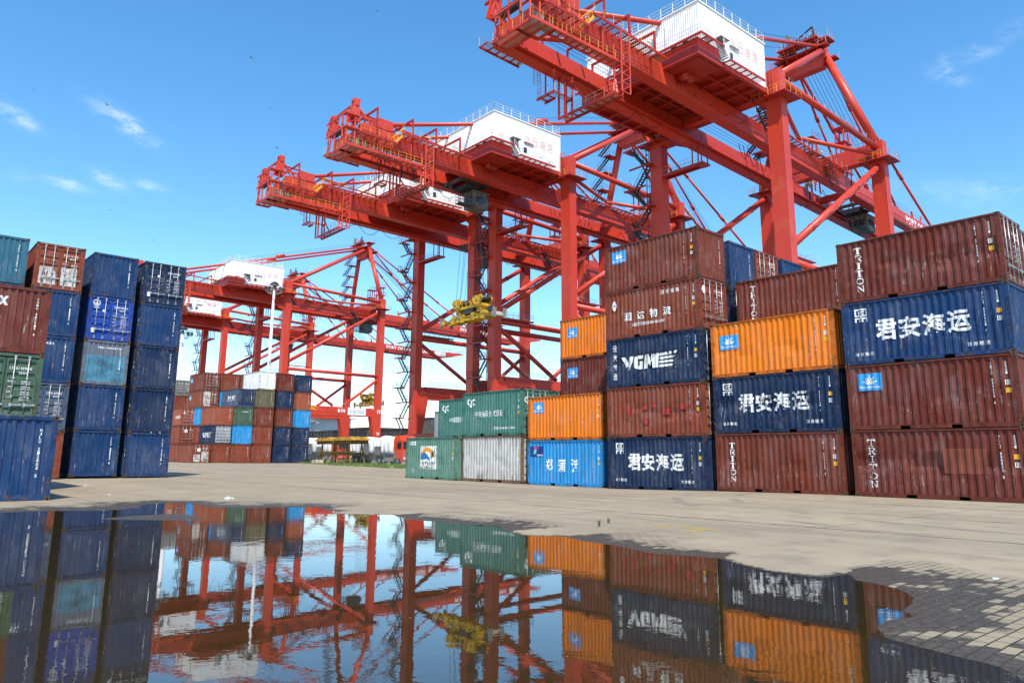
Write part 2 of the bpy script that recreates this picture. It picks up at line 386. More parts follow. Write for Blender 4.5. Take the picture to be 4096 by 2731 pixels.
def door_mesh():
    b = B(); w = 1.03; h = 2.20; ys = Y_END + .012
    # panel swaged into horizontal bands
    zs = [0]; k = 5; band = h / k
    pts = []
    for i in range(k):
        z0 = i * band
        pts += [(z0, 0), (z0 + .05, 0), (z0 + band * .30, 0), (z0 + band * .30 + .03, .045), (z0 + band * .62, .045), (z0 + band * .62 + .05, 0)]
    pts.append((h, 0)); m = .07
    lo = [b.bm.verts.new((m, ys + d, z)) for z, d in pts]; hi = [b.bm.verts.new((w - m, ys + d, z)) for z, d in pts]
    for i in range(len(lo) - 1):
        if pts[i + 1][0] - pts[i][0] > 1e-6: b.bm.faces.new((lo[i], hi[i], hi[i + 1], lo[i + 1]))
    b.box((0, ys - .008, 0), (m, ys + .05, h)); b.box((w - m, ys - .008, 0), (w, ys + .05, h))
    b.box((m, ys - .010, -.01), (w - m, ys + .05, .05)); b.box((m, ys - .010, h - .06), (w - m, ys + .05, h + .01))
    return b.mesh('door')
def bar_mesh():
    b = B(); b.tube((0, -.035, -.10), (0, -.035, 2.30), .019, 8)
    for z in (-.08, .02, .75, 1.45, 2.18, 2.27): b.box((-.045, -.052, z - .03), (.045, -.004, z + .03))
    b.box((-.03, -.06, .42), (.33, -.042, .46)); b.box((-.04, -.055, .37), (.05, -.02, .50)); b.box((.26, -.055, .40), (.36, -.02, .48))
    return b.mesh('locking_bar')
ME_SIDE = [side_mesh(0)] + [side_mesh(d, s) for d, s in ((.55, 1), (1.0, 2), (.8, 3), (1.2, 4))]
ME_END, ME_FRAME, ME_ROOF, ME_CAST, ME_DOOR, ME_BAR = end_mesh(), frame_mesh(), roof_mesh(), casting_mesh(), door_mesh(), bar_mesh()
# every mirrored copy of a casting is a mesh of its own so that no scale is negative
def mirrored(me, sx, sy, sz, off):
    m = me.copy()
    for v in m.vertices: v.co = Vector(((-v.co.x if sx else v.co.x) + off[0], (-v.co.y if sy else v.co.y) + off[1], (-v.co.z if sz else v.co.z) + off[2]))
    if (sx + sy + sz) % 2: m.flip_normals()
    return m
ME_CASTS = [mirrored(ME_CAST, i, j, k, (i * CW, j * CL, k * CH)) for i in (0, 1) for j in (0, 1) for k in (0, 1)]
ME_SIDE_FAR = mirrored(ME_SIDE[0], 1, 0, 0, (CW, 0, 0)); ME_END_FAR = mirrored(ME_END, 0, 1, 0, (0, CL, 0))
NUMS = ['204457', '111185', '408368', '802501', '840624', '212803', '295582', '408561', '429460', '487919', '273588', '216517']
def id_mesh(face, s, vertical, far=False):
    """owner code painted down (or across) a wall, plus the small size code"""
    bm = bmesh.new(); h = .092
    if vertical:
        for i, ch in enumerate(s):
            if ch != ' ': bm_join(bm, fit_text(ch, 0, -i * .116 - h, .060, h, .014))
    else: bm_join(bm, fit_text(s, 0, -h, .085 * len(s), h, .01))
    return bm
def place(bm, face, u, w, P=None, lift=.006):
    """moves flat lettering (u right, w up) onto a wall of a container, following its corrugation"""
    for v in bm.verts: v.co.x += u; v.co.y += w
    if face == 'side':
        if P is None: P = SIDE_P
        lo, hi, _, _ = bm_extent(bm)
        for (q, d) in P:
            uu = CL - q
            if lo < uu < hi: bmesh.ops.bisect_plane(bm, geom=bm.verts[:] + bm.edges[:] + bm.faces[:], plane_co=(uu, 0, 0), plane_no=(1, 0, 0))
        for v in bm.verts:
            y = CL - v.co.x; v.co = Vector((X_SIDE + pdepth(P, y) - lift, y, v.co.y))
    elif face == 'end':
        lo, hi, _, _ = bm_extent(bm)
        for (q, d) in END_P:
            if lo < q < hi: bmesh.ops.bisect_plane(bm, geom=bm.verts[:] + bm.edges[:] + bm.faces[:], plane_co=(q, 0, 0), plane_no=(1, 0, 0))
        for v in bm.verts: x = v.co.x; v.co = Vector((x, Y_END + pdepth(END_P, x) - lift, v.co.y))
    else:
        for v in bm.verts: v.co = Vector((v.co.x, Y_END - .002, v.co.y))
def mesh_of(bm, name):
    me = bpy.data.meshes.new(name); bm.to_mesh(me); bm.free(); return me
def letter(root, face, bm, u, w, mat, name='lettering', lift=.006):
    place(bm, face, u, w, lift=lift); return link(name, mesh_of(bm, name), mat, root)
def rects(rs):
    bm = bmesh.new()
    for (a, b, c, d) in rs: bm.faces.new([bm.verts.new(p) for p in ((a, b, 0), (c, b, 0), (c, d, 0), (a, d, 0))])
    return bm
def polys(ps):
    bm = bmesh.new()
    for p in ps: bm.faces.new([bm.verts.new((x, y, 0)) for x, y in p])
    bmesh.ops.recalc_face_normals(bm, faces=bm.faces); return bm
def ring(cx, cy, r0, r1, a0=0, a1=360, n=20, sy=1.0):
    out = []
    for k in range(n):
        t0 = R(a0 + (a1 - a0) * k / n); t1 = R(a0 + (a1 - a0) * (k + 1) / n)
        out.append([(cx + r0 * math.cos(t0), cy + r0 * math.sin(t0) * sy), (cx + r1 * math.cos(t0), cy + r1 * math.sin(t0) * sy), (cx + r1 * math.cos(t1), cy + r1 * math.sin(t1) * sy), (cx + r0 * math.cos(t1), cy + r0 * math.sin(t1) * sy)])
    return out
_SM = {}
def shared(key, fn):
    if key not in _SM: _SM[key] = fn()
    return _SM[key]
def code_parts(root, face, n, detail):
    """painted owner code, size code, small labels"""
    pre = ['JZPU', 'TLLU', 'LYGU', 'YGMU', 'CICU', 'HJLU'][n % 6]; num = NUMS[n % len(NUMS)]; s = pre + ' ' + num + ' ' + str(n % 10)
    def mk():
        if face == 'side':
            bm = id_mesh('side', s, True); place(bm, 'side', CL - .88, 2.30)
        elif face == 'end':
            bm = id_mesh('end', s, True); place(bm, 'end', 1.95, 2.20)
        else:
            bm = bmesh.new(); bm_join(bm, fit_text(pre + ' ' + num, 0, 0, .72, .10, .012)); bm_join(bm, fit_text('22G1', .30, -.17, .26, .09, .012))
            for i, (l, r2) in enumerate((('MAX.GROSS', '30480 KG'), ('TARE', '2180 KG'), ('NET', '28300 KG'), ('CU.CAP', '33.2 CU.M'))):
                bm_join(bm, fit_text(l, -.02, -.48 - i * .20, .24 if i == 0 else .14, .055, .01)); bm_join(bm, fit_text(r2, .42, -.48 - i * .20, .30, .055, .01)); bm_join(bm, fit_text(r2[::-1], .42, -.56 - i * .20, .30, .05, .01))
            place(bm, 'door', 1.36, 1.98)
        return mesh_of(bm, 'identification_code')
    link('identification_code', shared((face, n), mk), M_LETC, root)
    if face == 'side':
        def mk2():
            bm = id_mesh('side', '22G1', True); place(bm, 'side', CL - .42, 2.30); return mesh_of(bm, 'size_code')
        link('size_code', shared('sz', mk2), M_LETC, root)
        if detail:
            k = n % 2
            link('yellow_label', shared(('yl', k), lambda: (lambda b: (place(b, 'side', CL - .46, 1.20 + .28 * k), mesh_of(b, 'yellow_label'))[1])(rects([(0, 0, .17, .17)]))), M_YEL, root)
            link('registration_label', shared(('rl', k), lambda: (lambda b: (place(b, 'side', CL - .46, 1.48 - .28 * k), mesh_of(b, 'registration_label'))[1])(rects([(0, 0, .16, .02), (0, .15, .16, .17), (0, .02, .02, .15), (.14, .02, .16, .15), (.05, .04, .11, .08), (.05, .10, .11, .13)]))), M_LETC, root)
def container(x, y, lev, colr, end, label, group, rz=0., z=None, dent=0, n=0, detail=True, endcol=None, sidecode=True, hc=1.):
    z0 = ground_z(y + 3, x) if z is None else z
    r = empty('shipping_container', (x, y, z0 + lev * CH * hc), R(rz), label, 'container', group); r.scale = (1, 1, hc)
    m, f = cmat(colr); me_, _ = cmat(endcol or colr)
    link('frame', ME_FRAME, f, r, True); link('roof', ME_ROOF, f, r, True)
    link('side_wall', ME_SIDE[dent], m, r, True); link('side_wall', ME_SIDE_FAR, m, r, True)
    link('end_wall', ME_END_FAR, m, r, True)
    if end == 'w':
        link('end_wall', ME_END, me_, r, True); code_parts(r, 'end', n, detail)
    else:
        for k in (0, 1):
            d = link('door', ME_DOOR, me_, r, True); d.location = (.175 + k * 1.058, 0, .205)
            for q in (.27, .72):
                lb = link('locking_bar', ME_BAR, M_STEEL, d); lb.location = (q, Y_END + .004, 0)
        link('door_seal', shared('seal', lambda: B().box((.165, Y_END + .07, .2), (CW - .165, Y_END + .09, 2.44)).mesh('door_seal')), M_SEAL, r)
        code_parts(r, 'door', n, detail)
    if sidecode: code_parts(r, 'side', n, detail)
    for c in ME_CASTS[:8] if detail else (): link('corner_casting', c, M_CAST, r)
    if not detail: link('corner_casting', shared('allcast', all_casts), M_CAST, r)
    return r
def all_casts():
    bm = bmesh.new()
    for c in ME_CASTS: bm.from_mesh(c)
    return mesh_of(bm, 'corner_castings')
# painted marks
def glyph_serif(ch):
    t = .15; s = .10
    if ch == 'T': return [[(.0, .86), (1, .86), (1, 1), (0, 1)], [(0, .68), (.09, .68), (.09, .86), (0, .86)], [(.91, .68), (1, .68), (1, .86), (.91, .86)], [(.40, .0), (.60, 0), (.60, .86), (.40, .86)], [(.24, 0), (.40, 0), (.40, .08), (.24, .08)], [(.60, 0), (.76, 0), (.76, .08), (.60, .08)]]
    if ch == 'I': return [[(.40, 0), (.60, 0), (.60, 1), (.40, 1)], [(.22, 0), (.40, 0), (.40, .08), (.22, .08)], [(.60, 0), (.78, 0), (.78, .08), (.60, .08)], [(.22, .92), (.40, .92), (.40, 1), (.22, 1)], [(.60, .92), (.78, .92), (.78, 1), (.60, 1)]]
    if ch == 'O': return ring(.5, .5, .34, .5, n=20)
    if ch == 'N': return [[(.10, .06), (.24, .06), (.24, 1), (.10, 1)], [(.78, 0), (.90, 0), (.90, .94), (.78, .94)], [(.24, 1), (.24, .76), (.78, .0), (.78, .24)], [(0, 0), (.36, 0), (.36, .06), (0, .06)], [(.66, .94), (1, .94), (1, 1), (.66, 1)], [(0, .94), (.10, .94), (.10, 1), (0, 1)]]
    if ch == 'R': return [[(.14, .07), (.33, .07), (.33, 1), (.14, 1)], [(0, 0), (.46, 0), (.46, .07), (0, .07)], [(0, .93), (.14, .93), (.14, 1), (0, 1)], [(.33, .90), (.62, .90), (.62, 1), (.33, 1)], [(.33, .46), (.62, .46), (.62, .55), (.33, .55)], [(.46, .46), (.64, .46), (.98, 0), (.76, 0)]] + ring(.62, .73, .17, .27, -90, 90, 10)
    return []
def serif_column(root, s, u, top, w, h, gap, mat):
    bm = bmesh.new()
    for i, ch in enumerate(s):
        ps = [[(x * w, -i * (h + gap) - h + y * h) for x, y in p] for p in glyph_serif(ch)]
        bm_join(bm, polys(ps))
    return letter(root, 'side', bm, u, top, mat)
def tripod_emblem(root, u, w, size, mat):
    s = size
    R_ = [(0, .44, .1, 1), (.1, .9, .9, 1), (.8, .44, .9, .9), (.1, .44, .8, .52), (.25, .72, .65, .80), (.25, .58, .35, .72), (.45, .58, .65, .64), (.55, .8, .65, .84), (0, 0, .1, .34), (.1, .24, .3, .34), (.3, 0, .4, .34), (.5, 0, .6, .34), (.6, .24, .8, .34), (.8, 0, .9, .34), (.4, .30, .5, .44)]
    return letter(root, 'side', rects([(a * s, b * s, c * s, d * s) for a, b, c, d in R_]), u, w, mat, 'emblem')
def wheel_emblem(root, u, w, k=1.0, face='side'):
    letter(root, face, rects([(0, 0, .99 * k, .70 * k)]), u, w, M_BLUEL, 'emblem_panel', .005)
    ps = ring(.49 * k, .32 * k, .11 * k, .18 * k, 0, 180, 12) + ring(.49 * k, .34 * k, .0, .05 * k, 0, 360, 8)
    for a in (10, 50, 90, 130, 170):
        c, s = math.cos(R(a)), math.sin(R(a)); q = .018 * k
        ps.append([(.49 * k + c * .05 * k - s * q, .32 * k + s * .05 * k + c * q), (.49 * k + c * .05 * k + s * q, .32 * k + s * .05 * k - c * q), (.49 * k + c * .29 * k + s * q, .32 * k + s * .29 * k - c * q), (.49 * k + c * .29 * k - s * q, .32 * k + s * .29 * k + c * q)])
    ps.append([(.29 * k, .26 * k), (.69 * k, .26 * k), (.66 * k, .32 * k), (.32 * k, .32 * k)])
    letter(root, face, polys(ps), u, w, M_LETC, 'emblem', .009)
    letter(root, face, fit_text('Roses all the way', 0, 0, .86 * k, .15 * k, .012), u + .065 * k, w + .06 * k, M_LETC, 'lettering', .009)
def big_text(root, s, u, w, wd, h, mat, bold=.0, spacing=1.0, face='side'):
    return letter(root, face, fit_text(s, 0, 0, wd, h, bold, spacing), u, w, mat)
def junan(root, mat):
    tripod_emblem(root, .55, 1.75, .55, mat)
    for i, ch in enumerate('君安海运'): big_text(root, ch, 1.34 + i * .87, .92, .80, .84, mat, .030)
    for i, ch in enumerate('锦港集发'): big_text(root, ch, .45 + i * .20, .36, .15, .15, M_LET, .008)
    for i, ch in enumerate('锦港租赁'): big_text(root, ch, 4.55 + i * .20, .36, .15, .15, M_LET, .008)
def wing_logo(root, u, w, k, mat, face='side'):
    ps = [[(0, .62), (.22, .62), (.34, .34), (.44, .62), (.66, .62), (.44, .22), (.44, 0), (.26, 0), (.26, .22)],
          ]
    ps = [[(0, .62), (.24, .62), (.44, .26), (.30, .06)], [(.46, .62), (.70, .62), (.48, .0), (.28, .0), (.36, .24)],
          [(.70, .10), (.94, .0), (.94, .62), (.76, .56)], [(.94, .47), (1.26, .47), (1.28, .62), (.94, .62)], [(.94, 0), (1.24, 0), (1.24, .15), (.94, .15)], [(1.06, .15), (1.24, .15), (1.25, .36), (1.06, .36)],
          [(1.30, 0), (1.50, 0), (1.56, .64), (1.34, .64)], [(1.34, .64), (1.54, .64), (1.70, .24), (1.60, .10)], [(1.70, .24), (1.60, .10), (1.74, .64), (1.92, .64)], [(1.76, 0), (2.04, 0), (2.12, .64), (1.78, .64)],
          [(2.12, .50), (3.02, .56), (3.10, .68), (2.12, .62)], [(2.14, .34), (2.92, .38), (3.00, .48), (2.15, .45)], [(2.10, .18), (2.88, .20), (2.92, .29), (2.12, .29)], [(2.08, .0), (2.80, .02), (2.84, .11), (2.09, .12)]]
    return letter(root, face, polys([[(x * k, y * k) for x, y in p] for p in ps]), u, w, mat, 'emblem')
def hook_emblem(root, face, u, w, k, mat):
    ps = ring(0, 0, .17 * k, .27 * k, 90, 400, 18, .8) + [[(.02 * k, -.10 * k), (.20 * k, -.10 * k), (.20 * k, -.34 * k), (.02 * k, -.34 * k)], [(.20 * k, .10 * k), (.62 * k, .22 * k), (.56 * k, .10 * k), (.24 * k, .02 * k)]]
    letter(root, face, polys(ps), u, w, mat, 'emblem')
    letter(root, face, fit_text('CRIn', 0, 0, .42 * k, .16 * k, .015), u + .26 * k, w - .24 * k, mat, 'lettering')
ROW_R = 'containers stacked along the right of the yard'; ROW_L = 'containers stacked along the left of the yard'; ROW_F = 'containers in the far stack below the cranes'
def stack(x, y, items, where, group, rz=0., z=None, n0=0, detail=True, **kw):
    """items from the ground up: (colour, end, look, options)"""
    names = {2: ['bottom', 'top'], 3: ['bottom', 'middle', 'top']}.get(len(items)) or ['bottom', 'second', 'third', 'fourth', 'fifth'][:len(items)]
    out = []
    for i, it in enumerate(items):
        colr, end, look, opt = (list(it) + [{}])[:4] if len(it) < 4 else it
        pos = names[i] + (' one' if len(items) == 1 else '')
        if len(items) > 3 and i == len(items) - 1: pos = 'topmost'
        elif len(items) > 3 and i: pos = names[i] + ' up'
        lab = (look + ' container, ' + pos + ' in the ' + where) if len(items) > 1 else look + ' container, ' + where
        o = dict(kw); o.update(opt); ys = o.pop('dy', 0); xs = o.pop('dx', 0)
        o.setdefault('n', n0 + i * 3); o.setdefault('detail', detail)
        out.append(container(x + xs, y + ys, i, colr, end, lab, group, rz, z, **o))
    return out
# -- right row, the near face of each stack
A = stack(30.39, 7.75, [('maroon', 'w', 'dark red white-lettered', {'dent': 2}), ('maroon', 'w', 'dark red blue-panelled', {'dent': 1}), ('blue', 'w', 'navy white-lettered', {'dent': 1}), ('maroon', 'd', 'dented dark red white-lettered', {'dent': 4})], 'front stack nearest the right edge', ROW_R, n0=1)
Bs = stack(30.53, 14.22, [('brown', 'w', 'brown white-lettered', {'dent': 1}), ('navy', 'w', 'scraped navy white-lettered', {'dent': 2}), ('orange', 'w', 'bright orange', {'dent': 1})], 'three-high stack under an orange one', ROW_R, rz=-.1, n0=4)
Cs = stack(30.29, 20.60, [('navy', 'w', 'clean navy white-lettered', {}), ('redbrown', 'd', 'crumpled red-brown patched', {'dent': 4}), ('navy', 'd', 'navy wing-logo', {'dent': 2}), ('redbrown', 'd', 'red-brown Chinese-lettered', {'dent': 1}), ('brown', 'w', 'brown blue-panelled', {'dent': 3})], 'five-high stack in mid row', ROW_R, rz=.9, n0=7)
Ds = stack(30.81, 27.49, [('sky', 'w', 'light blue', {}), ('orange', 'w', 'orange', {})], 'two-high light blue and orange stack', ROW_R, rz=.6, n0=2)
Es = stack(30.80, 34.10, [('offwhite', 'd', 'rusty grey-white', {'dent': 1}), ('greenteal', 'd', 'green Chinese-lettered', {'dent': 1})], 'two-high grey-white and green stack', ROW_R, n0=5, hc=1.1177)
Fs = stack(30.55, 40.45, [('palegreen', 'w', 'pale green poster-marked', {'dent': 1})], 'alone at the far end of the right row', ROW_R, n0=3, hc=1.1177)
serif_column(A[0], 'TRITON', .62, 2.22, .30, .27, .05, M_LET2); serif_column(A[3], 'TRITON', .72, 2.28, .32, .27, .05, M_LET)
serif_column(Bs[0], 'TRITON', .72, 2.16, .30, .25, .05, M_LET)
wheel_emblem(A[1], .44, 1.55, .98); wheel_emblem(Bs[2], .50, 1.30, .98); wheel_emblem(Cs[4], .54, 1.60, .95); wheel_emblem(Ds[1], .50, 1.60, .92)
junan(A[2], M_LET); junan(Bs[1], M_LET2); junan(Cs[0], M_LETC)
M_PATCH = simple('bright red touch-up paint', (.36, .025, .02), .5, 0, .2); M_PATCH2 = simple('light rust repaint', (.185, .044, .022), .55, 0, .25, 1.5)
letter(Cs[1], 'side', rects([(.75, 1.25, .92, 1.45), (1.32, 1.02, 1.62, 1.24), (1.28, 1.30, 1.68, 1.50), (2.34, 1.38, 2.65, 1.58), (2.36, .62, 2.68, .88), (2.9, 1.45, 3.15, 1.64), (3.6, 1.08, 4.1, 1.40), (4.60, 1.30, 5.0, 1.56), (5.14, 1.36, 5.3, 1.52)]), 0, 0, M_PATCH, 'touch_up_patch')
letter(A[0], 'side', rects([(3.35, .95, 4.75, 1.85)]), 0, 0, M_PATCH2, 'repaint_patch', .004)
for i, ch in enumerate('润达物流'): big_text(Cs[3], ch, 1.30 + i * .84, .92, .46, .46, M_LETC, .012)
for i, ch in enumerate('国贸租箱'): big_text(Cs[3], ch, 3.70 + i * .30, 2.02, .21, .21, M_LET, .01)
big_text(Cs[3], '全国客服热线:400-606768', 1.75, .58, 2.15, .19, M_LET, .012)
letter(Cs[3], 'side', polys([[(0, .29), (.2, 0), (.4, .29), (.2, .58)]]), .42, 1.55, M_LETC, 'emblem'); letter(Cs[3], 'side', fit_text('Jb', 0, 0, .17, .2, .015), .53, 1.74, M_INK, 'lettering', .010)
letter(Cs[3], 'door', polys([[(0, .24), (.17, 0), (.34, .24), (.17, .48)]]), .22, 1.75, M_LBL, 'hazard_placard')
wing_logo(Cs[2], 1.05, .88, 1.14, M_LET2)
for i, ch in enumerate('云港海运'): big_text(Cs[2], ch, .42, 1.92 - i * .50, .30, .34, M_LET, .012)
for i, ch in enumerate('郑蒲港'): big_text(Ds[0], ch, 1.50 + i * 1.03, .80, .58, .72, M_LETC, .012)
letter(Ds[0], 'side', rects([(0, 0, 1.08, .62)]), .22, 1.62, simple('navy emblem panel', (.012, .03, .16), .5, 0, .1), 'emblem_panel', .005)
letter(Ds[0], 'side', polys([[(.28, .60), (.72, .58), (.55, .44), (.34, .46)]]), .22, 1.62, simple('pink emblem', (.70, .03, .22), .5, 0, .1), 'emblem', .009)
letter(Ds[0], 'side', polys([[(.34, .44), (.60, .42), (.44, .20), (.20, .10)]]), .22, 1.62, simple('turquoise emblem', (.10, .50, .55), .5, 0, .1), 'emblem', .009)
big_text(Ds[0], '郑蒲港新区', .78, 1.66, .50, .12, M_LETC, .01)
for i, ch in enumerate('中铁国际多式联运'): big_text(Es[1], ch, 1.35 + i * .36, 1.10, .30, .36, M_LETC, .005)
hook_emblem(Es[1], 'side', .75, 2.02, .9, M_LETC); hook_emblem(Es[1], 'door', .42, 1.95, .8, M_LETC); big_text(Es[1], '客服电话:40-811-55588', 3.3, .36, 2.0, .16, M_LET, .008)
letter(Fs[0], 'side', rects([(0, 0, 2.0, 1.42)]), 1.75, .62, M_LET2, 'poster_panel', .004)
letter(Fs[0], 'side', polys([p for p in ring(.9, .55, .62, .92, 20, 170, 16, .85)]), 1.75, .62, simple('orange poster ink', (.70, .30, .03), .5, 0, .1), 'emblem', .008)
letter(Fs[0], 'side', polys([[(.08, .55), (.2, .95), (.6, 1.05), (1.1, .75), (1.25, .45), (.9, .62), (.5, .60)]]), 1.75, .62, simple('blue poster ink', (.02, .14, .36), .5, 0, .1), 'emblem', .010)
letter(Fs[0], 'side', polys([[(1.3, .65), (1.75, .75), (1.55, 1.2), (1.45, 1.2)]]), 1.75, .62, simple('green poster ink', (.10, .30, .08), .5, 0, .1), 'emblem', .008)
big_text(Fs[0], '新港大陆桥', 2.0, .80, 1.6, .30, M_INK, .01); big_text(Fs[0], 'CONTINENTAL BRIDGE', 1.85, .66, 1.75, .11, M_INK, .01)
letter(Fs[0], 'side', rects([(0, 0, .26, .10), (0, .13, .26, .23), (.30, 0, .56, .10), (.30, .13, .56, .23), (-.22, 0, -.10, .23)]), .62, 2.10, M_LETC, 'emblem'); big_text(Fs[0], 'M', .78, .36, .3, .3, M_LET2, .03)
# -- second row behind it
A2 = stack(33.1, 7.9, [('maroon', 'w', 'dark red', {}), ('brown', 'w', 'brown', {}), ('brown', 'd', 'brown', {}), ('maroon', 'd', 'dark red door-end', {})], 'stack behind the right-edge stack', ROW_R, n0=8)
B2 = stack(33.3, 14.4, [('navy', 'w', 'navy', {}), ('brown', 'w', 'plain brown', {}), ('orange', 'w', 'orange', {}), ('brown', 'w', 'brown white-lettered', {})], 'stack behind the three-high orange one', ROW_R, n0=9)
serif_column(B2[3], 'TRITON', .80, 2.25, .30, .27, .05, M_LET)
C2 = stack(33.75, 21.0, [('navy', 'w', 'navy', {}), ('brown', 'w', 'brown', {}), ('navy', 'd', 'navy', {}), ('navy', 'd', 'navy door-end', {}), ('blue', 'w', 'scraped blue', {})], 'stack just behind the five-high stack', ROW_R, n0=10)
C3 = stack(36.42, 21.05, [('brown', 'w', 'brown', {}), ('navy', 'w', 'navy', {}), ('brown', 'w', 'plain brown', {}), ('navy', 'w', 'dark navy', {}), ('redbrown', 'd', 'brown door-end', {})], 'third stack back from the five-high stack', ROW_R, n0=3, sidecode=False)
C4 = stack(39.42, 21.1, [('brown', 'w', 'brown', {}), ('navy', 'w', 'navy', {}), ('brown', 'w', 'plain brown', {}), ('navy', 'w', 'dark navy', {}), ('blue', 'w', 'blue', {})], 'fourth stack back from the five-high stack', ROW_R, n0=6, sidecode=False)
D2 = stack(33.93, 27.86, [('brown', 'w', 'brown', {}), ('green', 'w', 'green', {}), ('maroon', 'w', 'dark red blue-panelled', {}), ('orange', 'w', 'orange blue-panelled', {})], 'four-high stack behind the light blue one', ROW_R, n0=1)
wheel_emblem(D2[3], .62, 1.35, .92); wheel_emblem(D2[2], .62, 1.35, .92)
F2 = stack(33.6, 40.8, [('green', 'w', 'green', {}), ('greenteal', 'w', 'green Chinese-lettered', {})], 'stack behind the pale green one', ROW_R, n0=5, hc=1.1177)
stack(33.65, 34.2, [('green', 'w', 'green', {}), ('green', 'd', 'dark green door-end', {})], 'stack just behind the grey-white and green one', ROW_R, n0=1, hc=1.1177)
hook_emblem(F2[1], 'side', .75, 2.0, .9, M_LETC)
for i, ch in enumerate('中铁国际多式联运'): big_text(F2[1], ch, 1.45 + i * .36, 1.0, .30, .36, M_LETC, .005)
stack(36.5, 45.4, [('grey', 'w', 'grey', {}), ('ltgrey', 'w', 'pale grey', {})], 'grey stack beyond the pale green one', ROW_R, n0=2)
# -- left side
N = stack(2.38, 27.26, [('blue', 'w', 'rust-streaked blue', {'n': 5})], 'lowest and nearest at the left edge', ROW_L, z=0)
O = stack(2.72, 33.5, [('redbrown', 'w', 'red', {}), ('darkgreen', 'd', 'dark green door-end', {'n': 8}), ('maroon', 'w', 'white-scratched dark red', {'n': 9})], 'three-high stack at the left edge', ROW_L, z=0)
big_text(O[2], 'ex', .52, 1.80, .50, .36, M_LETC, .035, face='end')
Rk = stack(6.22, 47.2, [('redbrown', 'w', 'red', {}), ('slate', 'd', 'slate blue door-end', {'n': 8}), ('blue', 'w', 'numbered blue', {}), ('blue', 'w', 'rust-streaked blue', {}), ('redbrown', 'd', 'worn red-brown door-end', {'n': 1})], 'left stack beside the two blue stacks', ROW_L, z=.05, n0=4)
S = stack(3.42, 47.0, [('brown', 'w', 'brown', {}), ('blue', 'w', 'blue', {}), ('navy', 'w', 'navy', {}), ('blue', 'w', 'plain blue', {}), ('teal', 'w', 'worn teal', {})], 'tall stack touching the left edge', ROW_L, z=.05, n0=6)
P = stack(9.22, 47.80, [('blue', 'w', 'scratched blue', {}), ('blue', 'w', 'rust-streaked blue', {}), ('bluegrey', 'w', 'grey and turquoise', {}), ('royal', 'd', 'bright blue door-end', {'n': 3}), ('blue', 'w', 'rust-patched blue', {})], 'middle of the three tall left stacks', ROW_L, rz=1.1, z=.14, n0=1)
Q = stack(12.02, 47.76, [('blue', 'w', 'plain blue', {}), ('navy', 'w', 'dented blue', {}), ('navy', 'w', 'rust-streaked blue', {}), ('blue', 'w', 'scratched blue', {}), ('navy', 'd', 'navy door-end', {'n': 8})], 'blue stack furthest right on the left side', ROW_L, rz=.6, z=.09, n0=7)
letter(P[2], 'end', rects([(.16, .20, CW - .16, 1.72)]), 0, 0, simple('turquoise repaint', (.060, .185, .265), .6, 0, .5, 1.6), 'repaint_patch', .004)
big_text(P[2], 'TBJU 490825 0', .72, 2.10, 1.25, .13, M_LETC, .012, face='end'); big_text(Rk[2], '291431', .55, 2.10, .85, .14, M_LETC, .012, face='end')
letter(P[3], 'door', polys(ring(.2, .2, .15, .19, n=20) + ring(.2, .2, .07, .11, 180, 360, 8) + [[(.18, .12), (.22, .12), (.22, .32), (.18, .32)]]), .22, 1.98, M_LETC, 'emblem'); letter(P[3], 'door', fit_text('TGCT', 0, 0, .30, .09, .02), .27, 1.86, M_LETC)
for c_, mat_ in ((P[3], M_LBL), (Q[4], M_LBL)):
    letter(c_, 'door', rects([(.26, .42, .46, .70)]), 0, 0, M_LBL, 'label_plate'); letter(c_, 'door', polys([[(.06 * math.cos(k), .075 * math.sin(k)) for k in [q * .5236 for q in range(12)]]]), .82, 1.75, M_LETC, 'round_label')
M_GHOST = worn_letter('peeled white paint', (.56, .53, .49), .54)
letter(Rk[4], 'door', rects([(.26, .28, 1.10, 1.25), (1.32, .28, 2.1, 1.3)]), 0, 0, M_GHOST, 'peeled_patch')
# -- far cluster, five rows of end walls
kw = dict(detail=False)
c1 = stack(48.38, 103.41, [('navy', 'w', 'navy', {}), ('navy', 'w', 'scraped navy', {}), ('sky', 'w', 'light blue', {}), ('rust', 'w', 'rust-red', {}), ('navy', 'w', 'dark blue', {})], 'far stack column nearest the yellow frame', ROW_F, z=.13, n0=1, **kw)
c2 = stack(45.60, 103.59, [('navy', 'w', 'navy', {}), ('navy', 'w', 'plain navy', {}), ('brown', 'w', 'brown', {}), ('navy', 'w', 'marked navy', {}), ('maroon', 'w', 'dark red', {})], 'second far stack column from the right', ROW_F, z=.18, n0=2, **kw)
c3 = stack(42.59, 103.32, [('redbrown', 'w', 'red-brown', {}), ('redbrown', 'w', 'plain red-brown', {}), ('brown', 'w', 'brown', {}), ('olive', 'w', 'olive brown', {}), ('white', 'w', 'white', {})], 'far column topped by the white one', ROW_F, z=.23, n0=3, **kw)
c4 = stack(40.05, 104.34, [('redbrown', 'w', 'red-brown', {}), ('sky', 'w', 'light blue', {}), ('darkgreen', 'w', 'grey-green', {}), ('slate', 'w', 'slate blue white-lettered', {'endcol': 'navy'})], 'far column left of the white-topped one', ROW_F, z=.24, n0=4, **kw)
c5 = stack(37.59, 105.47, [('redbrown', 'w', 'plain red-brown', {}), ('navy', 'd', 'navy and grey door-end', {'endcol': 'ltgrey'}), ('rust', 'w', 'rust-red', {})], 'three-high far column', ROW_F, z=.23, n0=5, **kw)
c6 = stack(34.95, 105.94, [('redbrown', 'd', 'red-brown door-end', {})], 'alone on the ground left of the three-high far column', ROW_F, z=.14, n0=6, **kw)
